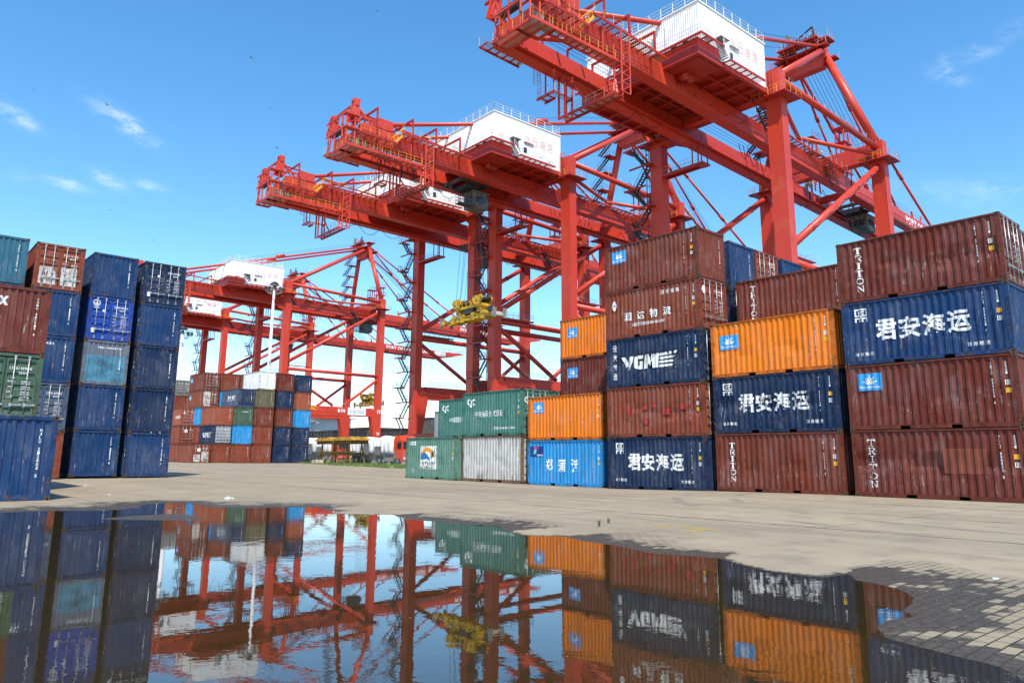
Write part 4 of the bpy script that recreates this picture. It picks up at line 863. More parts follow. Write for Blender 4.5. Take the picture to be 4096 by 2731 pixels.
    while z < 46.5:
        ya, yb = (LY + 1.4, LY + 4.0) if k % 2 == 0 else (LY + 4.0, LY + 1.4); z2 = min(z + 3.15, 47)
        P('stair_flight', B().stair((-1.9 + (k % 2) * .9, ya, z), (-1.9 + (k % 2) * .9, yb, z2), .8, (1, 0, 0), 10), M_DKGREY)
        b = B(); yp = LY + 4.0 if k % 2 == 0 else LY + .2; b.box((-2.1, yp, z2 - .14), (.2, yp + 1.1, z2)); b.rail([(-2.05, yp, z2), (-2.05, yp + 1.1, z2), (.15, yp + 1.1, z2)], 1.1, .035, 1.1); b.box((-2.1, min(yp, LY + 1), z2 - .26), (-1.9, max(yp + 1.1, LY + 4), z2 - .02)); P('stair_platform', b, M_RED2); z = z2; k += 1
    b = B()
    for (x, y) in ((.3, LY + 1.15), (.3, LY + 2.6), (1.5, LY + 1.15), (1.5, LY + 2.6)): b.tube((x, y, 5.6), (x, y, 47), .07, 6)
    z = 6.2
    while z < 47:
        b.tube((.3, LY + 1.15, z), (.3, LY + 2.6, z), .04, 4); b.tube((.3, LY + 2.6, z), (1.5, LY + 2.6, z), .04, 4); b.tube((1.5, LY + 1.15, z), (1.5, LY + 2.6, z), .04, 4); z += 1.25
    for q in (1.6, 2.1): b.tube((.3, LY + q, 5.6), (.3, LY + q, 47), .035, 4)
    P('lift_shaft', b, M_DKGREY); P('lift_car', B().box((.4, LY + 1.3, 37.4), (1.4, LY + 2.45, 40.0)), M_RED2)
    # stairs up the far mast tube
    a = Vector((GA, LY, 50)); e = Vector((28.6, 3.0, 66.5)); n = 5
    for k in range(n):
        p = a.lerp(e, k / n) + Vector((-1.2, .9, 0)); q = a.lerp(e, (k + 1) / n) + Vector((-1.2, .9, 0)); o = Vector((-1.6, 1.5, 0))
        P('mast_stair', B().stair(p + o, q + Vector((-.2, .1, -.1)), .7, (-1, .2, 0), 11), M_DKGREY); c = q; b = B(); b.box((c.x - 1.6, c.y - .9, c.z - .16), (c.x + 1.3, c.y + 1.0, c.z - .03)); b.rail([(c.x - 1.6, c.y + 1, c.z), (c.x - 1.6, c.y - .9, c.z), (c.x + 1.2, c.y - .9, c.z)], 1.1, .03, 1.3); P('mast_landing', b, M_RED2)
    # apex
    b = B(); b.box((27.6, -3.2, 65.6), (29.4, 3.2, 67.9)); b.hexa([(27.7, -2.9, 64.6), (29.3, -2.9, 64.6), (29.3, 2.9, 64.6), (27.7, 2.9, 64.6), (27.6, -3.2, 65.6), (29.4, -3.2, 65.6), (29.4, 3.2, 65.6), (27.6, 3.2, 65.6)])
    for sy in (-1, 1): b.tube((28.5, sy * 3.0, 66), (28.5, sy * 3.0, 69.4), .7, 16)
    P('apex_beam', b)
    b = B()
    for (a0, c0, a1, c1, z) in ((26.2, -4.6, 27.5, 4.6, 67.6), (29.5, -4.4, 31.0, 4.4, 66.6), (27.4, -4.4, 29.8, -1.8, 69.3), (27.4, 1.8, 29.8, 4.4, 69.3), (25.4, -3.4, 27.4, 3.6, 69.0)):
        b.box((a0, c0, z), (a1, c1, z + .12)); b.beam((a0, c0, z), (a0, c1, z), .12, .3); b.beam((a1, c0, z), (a1, c1, z), .12, .3)
    for y in (-3, -1.2, .6, 2.4): b.beam((27.6, y, 66.4), (25.5, y, 68.9), .2, .2); b.beam((27.5, y, 66.2), (25.9, y, 67.5), .16, .16); b.beam((26.2, y, 67.6), (25.6, y, 70.4), .12, .12)
    w = P('apex_platform', b, M_RED2)
    P('apex_railing', B().rail([(26.2, -4.6, 67.7), (26.2, 4.6, 67.7)], 1.1, .03, 1.3).rail([(31, -4.4, 66.7), (31, 4.4, 66.7)], 1.1, .03, 1.3).rail([(27.4, -4.4, 69.4), (29.8, -4.4, 69.4), (29.8, -1.8, 69.4)], 1.1, .03, .9).rail([(27.4, 4.4, 69.4), (29.8, 4.4, 69.4)], 1.1, .03, .9).rail([(25.4, 3.6, 69.1), (25.4, -3.4, 69.1), (27.4, -3.4, 69.1)], 1.1, .03, 1.0), M_RAILG, w)
    b = B()
    for y in (-2, -1, 0, 1, 2): b.tube((26.6, y - .15, 69.6), (26.6, y + .15, 69.6), .6, 16); b.tube((28.6, y - .15, 68.3), (28.6, y + .15, 68.3), .55, 16)
    b.beam((26.4, -2.6, 69.1), (26.0, -2.6, 71.2), .2, .2).beam((26.0, -2.6, 71.2), (28, 2.6, 70.6), .18, .2); P('apex_sheaves', b, M_DKGREY)
    P('antenna', B().tube((27.2, -1.6, 69.2), (27.2, -1.6, 72.6), .05, 5).tube((29.6, -3.6, 69.4), (29.6, -3.6, 72.8), .03, 5).box((25.8, 1.4, 70.2), (26.4, 2.1, 71.6)), M_GREYM)
    b = B(); rnd = random.Random(5)
    for k in range(8): b.tube((29, -2.2 + k * .62, 68.3), (56 + (k % 2) * .8, -2.2 + k * .62, zg(56) + 2.2), .035, 4, cap=False)
    b.tube((27, -1.5, 69.5), (-15, -3.0, 55.5), .03, 4).tube((27, 1.5, 69.5), (-15, 3.0, 55.5), .03, 4)
    P('hoist_ropes', b, M_CABLE)
    for y in (-2.7, 2.7):      # latch towers over the boom hinge
        b = B()
        for (x, q) in ((32.4, -.7), (34.0, -.7), (32.4, .7), (34.0, .7)): b.beam((x, y + q, zg(33) + 1.1), (x, y + q, 55.4), .2, .2)
        for z in (49.6, 52.6, 55.2): b.box((32.0, y - 1.0, z), (34.9, y + 1.0, z + .1)); b.rail([(32, y - 1, z + .1), (34.9, y - 1, z + .1), (34.9, y + 1, z + .1)], 1.1, .03, 1.0)
        b.beam((32.4, y - .7, 46), (34, y - .7, 49.6), .12, .12).beam((34, y - .7, 49.6), (32.4, y - .7, 52.6), .12, .12); P('latch_tower', b)
        P('hinge_stair', B().stair((31, y - .4, zg(31) + 1.4), (33.4, y - .4, zg(31) + 4.4), .8, (0, 1, 0), 9), M_RAILY)
    # running ropes between the girders and pipe runs along them
    b = B()
    for y in (-1.6, -1.0, -.4, .4, 1.0, 1.6): b.tube((-35, y, zg(-35) + .9), (98, y, zg(98) + 1.0), .03, 4, cap=False)
    P('trolley_ropes', b, M_CABLE)
    for x0, x1, y in ((-14, 0, -4.9), (34, 96, -4.5), (2, 30, 4.9)):
        b = B(); b.beam((x0, y, zg(x0) - .5), (x1, y, zg(x1) - .5), .12, .10); n = int((x1 - x0) / 3)
        for k in range(n + 1): x = x0 + (x1 - x0) * k / n; b.beam((x, y, zg(x) - .5), (x, 4.2 * (1 if y > 0 else -1), zg(x) - .5), .08, .08)
        P('pipe_run', b, M_RED2)
    for sy in (-1, 1):
        b = B(); a0 = Vector((.4, sy * LY, 50.5)); b0 = Vector((GA - .4, sy * LY, 49.1))
        for k in range(10): p = a0.lerp(b0, k / 9); b.tube(p, p + Vector((0, 0, .9)), .03, 4)
        b.tube(a0 + Vector((0, 0, .9)), b0 + Vector((0, 0, .9)), .025, 4); P('brace_handline', b, M_RAILG)
    # near-side stair at the cross beam
    P('girder_stair', B().stair((1.6, -6.6, 47.8), (3.9, -6.6, 44.8), .9, (0, 1, 0), 10), M_DKGREY)
    P('girder_stair', B().stair((22.5, -5.3, 45.4), (25.0, -5.3, 42.6), .9, (0, 1, 0), 10), M_DKGREY)
    b = B(); b.box((1.2, -9.4, 26.4), (7.8, -7.8, 26.5)); w = P('brace_platform', b, M_RED2); P('walkway_railing', B().rail([(1.2, -7.9, 26.5), (7.8, -7.9, 26.5), (7.8, -9.3, 26.5)], 1.1, .03, 1.3), M_RAILG, w)
    b = B(); b.box((1.2, 8.6, 26.0), (8.8, 10.4, 26.1)); b.box((1.2, 8.7, 25.8), (8.8, 8.9, 26.0)); w = P('brace_platform', b, M_RED2); P('walkway_railing', B().rail([(1.2, 8.7, 26.1), (8.8, 8.7, 26.1), (8.8, 10.3, 26.1), (1.2, 10.3, 26.1)], 1.1, .03, 1.3), M_RAILG, w)
    # trolley and cab; these two move along x
    b = B()
    for y in (-2.3, 2.3): b.box((-3, y - .35, -.5), (3, y + .35, .2))
    for x in (-2.6, 0, 2.6): b.box((x - .2, -2, -.4), (x + .2, 2, .1))
    for y in (-2.3, 2.3):
        for x in (-2.4, 2.4): b.tube((x, y - .15, .1), (x, y + .15, .1), .4, 12)
    b.box((-1.4, -1.6, -1.1), (1.4, 1.6, -.5)); t = P('trolley', b, M_DKGREY)
    b = B(); b.box((-1.7, -1.4, -4.3), (1.3, 1.2, -1.7)); b.box((-1.9, -1.6, -1.75), (1.5, 1.4, -1.55)); b.hexa([(1.3, -1.4, -4.3), (1.3, 1.2, -4.3), (1.3, 1.2, -4.29), (1.3, -1.4, -4.29), (1.3, -1.4, -3.2), (1.9, -1.2, -2.4), (1.9, 1.0, -2.4), (1.3, 1.2, -3.2)])
    c = P('operator_cab', b, M_CAB); P('cab_window', B().box((-1.2, -1.44, -3.4), (.8, -1.40, -2.3)).box((-1.74, -1.0, -3.4), (-1.70, .8, -2.3)), M_GLASS, c)
    P('cab_walkway', B().box((-4.6, -1.8, -4.35), (-1.75, -.3, -4.25)).rail([(-1.8, -1.75, -4.25), (-4.5, -1.75, -4.25), (-4.5, -.35, -4.25), (-1.8, -.35, -4.25)], 1.1, .04, .9).tube((-1.5, -1.2, -1.7), (-1.5, -1.2, -.5), .09, 6).tube((1, .8, -1.7), (1, .8, -.5), .09, 6).tube((-1.5, .8, -1.7), (-1.5, .8, -.5), .09, 6), M_DKGREY, c)
    b = B()
    for k in range(12): x = -2.6 + k * .5; n = 6; d = rnd.uniform(1.6, 3.4); b.path([(x + .42 * q / n, 1.6, -.6 - d * 4 * (q / n) * (1 - q / n)) for q in range(n + 1)], .05, 4)
    P('trailing_cables', b, M_CABLE, c)
    return r, t, c
CR_X = 84.34; YS = [53.93, 91.87, 117.27, 201.91, 249.5]; CYAW = R(-.54)
CRL = ['red quay crane, nearest and tallest, filling the upper right', 'red quay crane, middle of the three big ones, above the orange containers', 'red quay crane with yellow spreader before its legs', 'red quay crane behind the white light mast, legs marked 19', 'red quay crane furthest away, behind the blue stack']
crane, TROL, CAB = build_crane(44.4)
ZS = .018; crane2, TROL, CAB = build_crane(43.5)
cranes = []
for i, y in enumerate(YS):
    o = crane if i == 0 else crane2 if i == 1 else copy_tree(crane2); cranes.append(o); o.scale.z = (1, 1, .988, .962, .946)[i]
    o.location = (CR_X - math.sin(CYAW) * (y - YS[0]), y, .12); o.rotation_euler.z = CYAW
    o['label'] = CRL[i]; o['category'] = 'crane'; o['group'] = 'quay cranes along the berth'
rnd = random.Random(9)   # the second crane's bundled trolley cables
for k0 in range(3):
    b = B()
    for k in range(13):
        x = -33.5 + k0 * 2.6 + k * .22 + rnd.uniform(-.1, .1); d = rnd.uniform(1.2, 3.4); y = rnd.uniform(-2.6, -2.0); n = 8; zt = zg(x) - 1.2
        b.path([(x + .5 * q / n, y, zt - d * 4 * (q / n) * (1 - q / n)) for q in range(n + 1)], .045, 4)
    link('festoon_cable', b.mesh('festoon_cable'), M_CABLE, cranes[1])
TX = [42.0, -14.0, 8.0, 28.5, 24.0]
for o, tx in zip(cranes, TX):
    for c in o.children:
        if c.name.split('.')[0] in ('trolley', 'operator_cab'): c.location = (tx + (1.5 if 'cab' in c.name else 0), 0 if 'trol' in c.name else -.6, zg(tx) - 1.0)
for o in cranes[3:]:
    for c in o.children:
        for q in c.children:
            if q.name.split('.')[0] == 'lettering' and c.name.split('.')[0] == 'boom': q.location = (11.2, 0, -ZS * 11.2)
# signs on the portal beam, one crane differs from the next
def beam_sign(o, s, x, z, w, h, mat, nm='lettering', y=-LY - .88):
    bm = fit_text(s, 0, 0, w, h, .03)
    for v in bm.verts: v.co = Vector((x + v.co.x, y, z + v.co.y))
    return link(nm, mesh_of(bm, nm), mat, o)
o4 = cranes[3]
beam_sign(o4, '61t', 16.6, 13.65, 2.4, 1.2, M_LETC); beam_sign(o4, 'PMC', 6.6, 14.0, 3.6, 1.1, M_YEL)
sp = link('sign_panel', B().box((19.8, -LY - .92, 13.0), (25.6, -LY - .87, 15.2)).mesh('sign_panel'), M_RAILW, o4)
beam_sign(sp, 'PSA', 22.7, 13.55, 2.5, 1.0, simple('grey sign ink', (.45, .46, .48), .5, 0, .1), 'lettering', -LY - .93)
bm = polys([[(22.0 + .5 * math.cos(a) + .1, 14.1 + .5 * math.sin(a)) for a in [k * .42 for k in range(15)]]]); 
bm.free(); bm = polys(ring(22.0, 14.05, .22, .46, 20, 320, 16) + ring(20.7, 14.05, .36, .42, n=18) + ring(20.7, 14.05, .0, .16, n=8))
for v in bm.verts: v.co = Vector((v.co.x, -LY - .93, v.co.y))
link('logo', mesh_of(bm, 'logo'), simple('blue sign ink', (.12, .28, .60), .5, 0, .1), sp)
for o, s in zip(cranes, ('16', '17', '18', '19', '20')):
    beam_sign(o, s, 29.35, 13.7, 1.15, 1.25, M_LETC, 'number', -LY - 1.012); beam_sign(o, s, 29.45, 7.2, .85, .95, M_LETC, 'number', -LY - 1.012)
# ------------------------------------------------------------------ spreaders hanging from the cranes
def build_spreader(k):
    r = empty('container_spreader', (0, 0, 0)); P = lambda n, b, m=M_SPR, par=r: link(n, b.mesh(n), m, par)
    b = B(); b.box((-1.0, -4.6, 0), (1.0, 4.6, .9)); b.box((-1.15, -4.0, .85), (1.15, 4.0, 1.0)); 
    for y in (-3.9, -1.4, 1.4, 3.9): b.box((-1.1, y - .45, -.25), (1.1, y + .45, 1.5))
    P('main_frame', b)
    for sy in (-1, 1):
        b = B()
        for x in (-.7, .7): b.box((x - .22, sy * 4.6, .1), (x + .22, sy * 6.6, .7))
        P('telescopic_beam', b, M_SPRD)
        b = B(); b.box((-1.22, sy * 6.6 - .3, .0), (1.22, sy * 6.6 + .3, .75)); e = P('end_beam', b, M_CREAM if sy < 0 else M_SPR)
        b = B()
        for x in (-1.2, 1.2): b.box((x - .18, sy * 6.6 - .22, -.3), (x + .18, sy * 6.6 + .22, .0)); b.hexa([(x - .3, sy * 6.95 - .05, -.5), (x + .3, sy * 6.95 - .05, -.5), (x + .3, sy * 6.95 + .05, -.5), (x - .3, sy * 6.95 + .05, -.5), (x - .5, sy * 6.95 - .05, 1.6), (x + .5, sy * 6.95 - .05, 1.6), (x + .5, sy * 6.95 + .05, 1.6), (x - .5, sy * 6.95 + .05, 1.6)])
        P('flipper', b, M_GREYM, e)
    b = B(); b.box((-1.0, -3.6, 2.6), (1.0, 3.6, 3.2))
    for y in (-2.7, 2.7):
        b.poly([(-1.3, y - 1.3, 4.2), (-1.3, y - .7, 3.0), (-1.3, y + .7, 3.0), (-1.3, y + 1.3, 4.2), (-1.3, y + .9, 5.0), (-1.3, y - .9, 5.0)], (.25, 0, 0)); b.poly([(1.05, y - 1.3, 4.2), (1.05, y - .7, 3.0), (1.05, y + .7, 3.0), (1.05, y + 1.3, 4.2), (1.05, y + .9, 5.0), (1.05, y - .9, 5.0)], (.25, 0, 0))
        b.box((-.9, y - .5, 1.5), (.9, y + .5, 2.7))
    hb = P('headblock', b)
    b = B()
    for y in (-2.7, 2.7):
        for q in (-.6, .6): b.tube((-1.0, y + q, 4.3), (1.0, y + q, 4.3), .55, 14)
    P('sheaves', b, M_DKGREY, hb); P('railing', B().rail([(-.95, -2.6, 3.2), (-.95, 2.6, 3.2)], 1.1, .05, 1.0).rail([(.95, -2.6, 3.2), (.95, 2.6, 3.2)], 1.1, .05, 1.0), M_SPR, hb)
    P('cable_basket', B().box((-.9, -1.2, 1.4), (.9, 1.2, 2.5)).box((-1.05, -5.9, .9), (-.4, -5.1, 2.1)), M_DKGREY)
    return r
spr = build_spreader(0)
def put_spreader(o, ci, x, z, label, hang):
    c = cranes[ci]; o.location = (c.location.x + x, c.location.y, z); o.rotation_euler.z = CYAW; o.scale = (.85, 1, .74); o['label'] = label; o['category'] = 'spreader'; o['group'] = 'container spreaders hanging from the cranes'
    b = B()
    for y in (-3.2, 3.2):
        for q in (-.55, .55):
            for xx in (-.5, .5): b.tube((xx, y + q, 4.6), (xx * 1.5, y * .5 + q, hang - z), .04, 4, cap=False)
    link('hoist_ropes', b.mesh('hoist_ropes'), M_CABLE, o)
s2 = copy_tree(spr)
put_spreader(spr, 1, -12.7, 22.6, 'yellow spreader with folded flippers before the dark red crane legs', 44.2)
put_spreader(s2, 3, 32.6, 16.4, 'smaller yellow spreader above the beam marked 61t', 43)
# ------------------------------------------------------------------ ground with its puddle
WATER = [(-11, 24), (-4, 23.6), (2.97, 22.73), (4.03, 22.73), (4.99, 22.19), (5.56, 22.19), (6.07, 22.67), (6.6, 24.01), (7.41, 24.48), (8.11, 24.18), (7.94, 22.28), (7.91, 21.39), (8.15, 21.37), (8.67, 20.86), (9.44, 20.62), (9.98, 20.32), (10.3, 19.95), (9.99, 19.07), (9.97, 18.14), (9.46, 17.62), (10.14, 16.72), (10.63, 16.6), (10.32, 15.84), (10.11, 14.83), (10.36, 14.0), (10.28, 13.46), (10.55, 13.0), (10.73, 12.51), (10.23, 11.75), (9.88, 10.86), (10.05, 10.47), (10.36, 10.46), (10.31, 10.1), (10.08, 9.5), (10.04, 9.01), (10.02, 8.55), (9.72, 7.74), (9.86, 7.24), (9.98, 6.94), (10.03, 6.67), (9.91, 6.43), (9.69, 6.03), (9.55, 5.75), (9.45, 5.5), (9.46, 5.19), (9.45, 4.95), (9.53, 4.82), (9.86, 4.79), (10.17, 4.73), (9.59, 4.37), (9.56, 4.07), (9.39, 3.79), (9.18, 3.57), (8.89, 3.4), (8.44, 3.26), (8.08, 3.2), (8.03, 3.05), (7.79, 3.02), (7.46, 3.11), (7.13, 3.05), (6.8, 2.87), (6.75, 2.7), (6.67, 2.49), (6.63, 2.31), (6.6, 2.13), (6.59, 2.0), (6.47, 1.85), (5.6, .8), (3, -1.5), (-4, -2.5), (-11, -2)]
ISLAND = [(4.53, 19.24), (5.22, 19.73), (5.97, 19.76), (6.33, 19.79), (6.37, 19.24), (6.27, 18.02), (5.73, 18.07), (5.0, 18.64)]
SLAB = [(10.02, 6.5), (11.7, 6.79), (11.75, 5.04), (9.56, 4.84), (9.2, 5.6)]; SLAB2 = [(9.9, 11.5), (12.3, 11.0), (12.2, 9.9), (10.2, 10.3), (9.6, 10.9)]; SLAB3 = [(9.2, 17.9), (12.4, 18.4), (12.6, 16.4), (10.3, 16.4)]
import numpy as np
def sdist(pts, poly):
    """signed distance to a polygon, positive inside"""
    P = np.asarray(poly, float); Q = np.roll(P, -1, 0); d = np.full(len(pts), 1e9); ins = np.zeros(len(pts), bool)
    for a, b in zip(P, Q):
        e = b - a; w = pts - a; t = np.clip((w @ e) / (e @ e), 0, 1); q = w - t[:, None] * e; d = np.minimum(d, (q * q).sum(1))
        c = ((a[1] > pts[:, 1]) != (b[1] > pts[:, 1])) & (pts[:, 0] < (b[0] - a[0]) * (pts[:, 1] - a[1]) / (b[1] - a[1] + 1e-12) + a[0]); ins ^= c
    return np.where(ins, 1, -1) * np.sqrt(d)
GX0, GX1, GY0, GY1, GS = -12.0, 14.4, -8.0, 30.0, .1
nx, ny = int(round((GX1 - GX0) / GS)) + 1, int(round((GY1 - GY0) / GS)) + 1
gx, gy = np.meshgrid(np.linspace(GX0, GX1, nx), np.linspace(GY0, GY1, ny)); pts = np.stack([gx.ravel(), gy.ravel()], 1)
nv = np.array([noise.noise(Vector((p[0] * 1.3, p[1] * 1.3, 0))) * .5 + noise.noise(Vector((p[0] * 4, p[1] * 4, 3))) * .22 + noise.noise(Vector((p[0] * 11, p[1] * 11, 7))) * .1 for p in pts])
nl = np.array([noise.noise(Vector((p[0] * .35, p[1] * .35, 9))) for p in pts])
sd = sdist(pts, WATER); isl = sdist(pts, ISLAND); slab = np.maximum(np.maximum(sdist(pts, SLAB), sdist(pts, SLAB2)), sdist(pts, SLAB3))
sdn = sd + nv * .09 * np.clip(1 + np.abs(sd), 1, 2)
sdn = np.where(isl > -.25, np.minimum(sdn, -(isl + nv * .14) * 1.0), sdn)
zz = np.where(sdn > 0, -.06 * np.clip(sdn / .9, 0, 1) ** .7, .012 * np.clip(-sdn / .6, 0, 1)) + .006
edge = np.minimum(np.minimum(pts[:, 0] - GX0, GX1 - pts[:, 0]), np.minimum(pts[:, 1] - GY0, GY1 - pts[:, 1])); far_in = np.clip(edge / 1.0, 0, 1)
zz = zz * far_in
wid = np.where(pts[:, 1] < 8, 1.9, np.where(pts[:, 1] > 18, 1.9, 2.0)) * (1 + nl * 1.1)
wet = np.clip(1 + (sdn + .05) / np.maximum(wid, .2), 0, 1); wet = np.where((pts[:, 0] < 6.3) & (pts[:, 1] > 22), np.clip(1 + (sdn + .1) / 3.2, 0, 1), wet)
wet = np.where((slab > -.1) & (sdn < 0), np.clip(wet * .35 - np.clip(slab * 2, 0, .6), 0, 1), wet); wet = np.where(isl > -.4, 1, wet)
wet = wet * np.clip(edge / .8, 0, 1)
me = bpy.data.meshes.new('ground_puddle'); idx = np.arange(nx * ny).reshape(ny, nx)
faces = np.stack([idx[:-1, :-1], idx[:-1, 1:], idx[1:, 1:], idx[1:, :-1]], -1).reshape(-1, 4)
co = np.stack([pts[:, 0], pts[:, 1], zz], 1).tolist(); fl = faces.tolist()
# the surrounding sheet shares the same mesh object, with the patch as its middle
ring_v = []; base = len(co)
def quad(xs, ys):
    i = len(co); n = len(xs); co.extend([(x, y, ground_z(y, x)) for y in ys for x in xs])
    for r_ in range(len(ys) - 1):
        for c_ in range(n - 1): k = i + r_ * n + c_; fl.append([k, k + 1, k + n + 1, k + n])
QX = 118.6; near = [GX1 + k * 1.5 for k in range(1, 28)]; XS = [-900, GX0, GX1] + near + [QX]
quad(XS, [-400, GY0]); quad(XS, [GY1 + k * 2 for k in range(26)] + [190.714, 1500])
quad([-900, GX0], [GY0, GY1]); quad([GX1] + near + [QX], [GY0] + [k * 2. for k in range(16)])
me.from_pydata(co, [], fl); at = me.attributes.new('wet', 'FLOAT', 'POINT'); at.data.foreach_set('value', np.concatenate([wet, np.zeros(len(co) - base)]).astype(np.float32))
for p in me.polygons: p.use_smooth = False
t = NT('weathered concrete and pavers'); g = t.new('ShaderNodeNewGeometry'); v = g.outputs['Position']; sp_ = t.new('ShaderNodeSeparateXYZ'); t.l.new(v, sp_.inputs[0])
n1 = t.noise(v, .16, 6, .6); n2 = t.noise(v, 1.1, 8, .65); n3 = t.noise(v, 14, 5, .6)
c = t.mix(t.ramp(n1, .32, .7), (.318, .258, .170), (.250, .200, .130)); c = t.mix(t.ramp(n2, .44, .68, 0, .62), c, (.190, .155, .112)); c = t.mix(t.ramp(n3, .52, .75, 0, .25), c, (.37, .315, .24))
c = t.mix(t.ramp(t.noise(t.map(v, (.55, .06, 1)), 1.0, 6, .6, .4), .50, .68, 0, .45), c, (.175, .145, .110))
c = t.mix(t.ramp(t.noise(t.map(v, (2.2, .05, 1)), 1.0, 5, .6, .6), .60, .70, 0, .40), c, (.125, .107, .088))
c = t.mix(t.ramp(t.noise(v, .75, 5, .6, .8), .66, .72, 0, .55), c, (.10, .088, .072)); c = t.mix(t.ramp(t.noise(v, .42, 6, .6, .5), .58, .72, 0, .55), c, (.31, .22, .15))
bk = t.new('ShaderNodeTexBrick'); t.l.new(t.map(v, (1, 1, 1)), bk.inputs['Vector']); bk.inputs['Scale'].default_value = 1; bk.inputs['Mortar Size'].default_value = .010; bk.inputs['Brick Width'].default_value = .25; bk.inputs['Row Height'].default_value = .125; bk.inputs['Mortar Smooth'].default_value = .3
bk.offset = .5; bk.inputs['Color1'].default_value = (0, 0, 0, 1); bk.inputs['Color2'].default_value = (1, 1, 1, 1); bk.inputs['Bias'].default_value = 0
pav = t.math('MULTIPLY', t.ramp(sp_.outputs[0], 15.4, 14.9), t.ramp(sp_.outputs[1], 30, 22)); pj = t.math('MULTIPLY', bk.outputs['Fac'], pav)
c = t.mix(t.math('MULTIPLY', pj, t.ramp(n2, .40, .66, .0, .30)), c, (.20, .165, .125))
def lines(coord, period, off, w):
    f = t.math('FRACT', t.math('DIVIDE', t.math('ADD', coord, off), period)); d = t.math('MULTIPLY', t.math('ABSOLUTE', t.math('SUBTRACT', f, .5)), period); return t.ramp(d, w, w * .5)
wob = t.math('MULTIPLY', t.math('SUBTRACT', t.noise(v, .7, 4), .5), .22); xx = t.math('ADD', sp_.outputs[0], wob); yy = t.math('ADD', sp_.outputs[1], wob)
jn = t.math('MULTIPLY', t.math('MAXIMUM', lines(xx, 4.9, -13.45, .06), t.math('MULTIPLY', lines(yy, 6.0, 1, .025), .6)), t.ramp(sp_.outputs[0], 14.5, 15.5)); c = t.mix(t.math('MULTIPLY', jn, t.ramp(n2, .35, .5, .5, 1)), c, (.030, .026, .022))
rg = t.new('ShaderNodeVectorMath', operation='DISTANCE'); t.l.new(v, rg.inputs[0]); rg.inputs[1].default_value = (33, 3, 0); dd = t.math('ADD', rg.outputs['Value'], t.math('MULTIPLY', wob, 2))
tyre = t.math('MAXIMUM', t.ramp(t.math('ABSOLUTE', t.math('SUBTRACT', dd, 17.2)), .28, .1), t.ramp(t.math('ABSOLUTE', t.math('SUBTRACT', dd, 15.2)), .28, .1)); c = t.mix(t.math('MULTIPLY', tyre, t.ramp(t.noise(v, .3, 4), .42, .60, 0, .55)), c, (.12, .11, .095))
wa = t.new('ShaderNodeAttribute'); wa.attribute_name = 'wet'
sb = t.new('ShaderNodeSeparateColor'); t.l.new(bk.outputs['Color'], sb.inputs[0]); br = t.math('MULTIPLY', t.math('SUBTRACT', sb.outputs[0], .5), t.math('MULTIPLY', t.math('SUBTRACT', 1, bk.outputs['Fac']), .38))
wv = t.math('ADD', wa.outputs['Fac'], t.math('ADD', t.math('MULTIPLY', t.math('SUBTRACT', n2, .5), 1.1), t.math('ADD', br, t.math('SUBTRACT', t.math('MULTIPLY', pj, .36), .20)))); wm = t.ramp(wv, .44, .54); wm = t.math('MULTIPLY', wm, t.ramp(wa.outputs['Fac'], .02, .12))
mud = t.mix(t.ramp(n3, .35, .7), (.050, .040, .028), (.078, .064, .046)); mud = t.mix(t.math('MULTIPLY', bk.outputs['Fac'], .6), mud, (.022, .018, .013)); c = t.mix(t.math('MULTIPLY', t.ramp(wa.outputs['Fac'], .05, .6), .35), c, (.20, .165, .115)); mud = t.mix(t.ramp(t.noise(v, 26, 3, .6), .66, .70, 0, .8), mud, (.30, .26, .20))
c = t.mix(wm, c, mud); rgh = t.math('SUBTRACT', .88, t.math('MULTIPLY', wm, .30))
t.bump(t.math('SUBTRACT', t.math('ADD', t.math('MULTIPLY', n3, .5), n2), t.math('MULTIPLY', pj, .6)), .35, .012)
M_GROUND = t.out(c, rgh, 0, .3)
link('ground', me, M_GROUND, None, kind='structure')
t = NT('murky puddle water'); g = t.new('ShaderNodeNewGeometry'); v = g.outputs['Position']
rip = t.math('ADD', t.math('MULTIPLY', t.noise(t.map(v, (1.0, 1.0, 1)), 2.4, 4, .55, .4), 1.0), t.math('MULTIPLY', t.noise(v, 9, 3, .5), .16)); calm = t.ramp(t.noise(v, .22, 3), .38, .62, .25, 1.0)
t.bump(t.math('MULTIPLY', rip, calm), .16, .010); t.b.inputs['IOR'].default_value = 1.46
M_WATER = t.out((.030, .021, .008), .008, 0, .5)
wp = [(p[0], p[1]) for p in WATER]; b = B(); b.bm.faces.new([b.bm.verts.new((x, y, -.004)) for x, y in ((GX0 + .6, GY0 + .6), (GX1 - 2.2, GY0 + .6), (GX1 - 2.2, 25.6), (GX0 + .6, 25.6))])
link('puddle', b.mesh('puddle'), M_WATER, None, kind='structure')
M_GYEL = worn_letter('faded yellow road paint', (.42, .27, .06), .50)
for i, (x0, y0, w_, h_) in enumerate(((13.05, 10.2, .5, .14), (13.35, 9.0, .16, .9), (12.75, 9.1, .5, .16))):
    b = B(); b.bm.faces.new([b.bm.verts.new(p) for p in ((x0, y0, .022), (x0 + w_, y0, .022), (x0 + w_, y0 + h_, .022), (x0, y0 + h_, .022))]); link('painted_marking', b.mesh('painted_marking'), M_GYEL, None, kind='structure')
# quay wall and sea
b = B(); b.box((QX - .02, -400, -5), (QX + .6, 1500, .44)); link('quay_wall', b.mesh('quay_wall'), simple('quay concrete', (.25, .23, .20), .8, 0, .3, .5), None, kind='structure')
b = B(); b.bm.faces.new([b.bm.verts.new(p) for p in ((QX + .6, -3000, -3), (5000, -3000, -3), (5000, 6000, -3), (QX + .6, 6000, -3))]); link('sea', b.mesh('sea'), simple('sea water', (.03, .07, .09), .15, 0, .2, .02, .5), None, kind='structure')
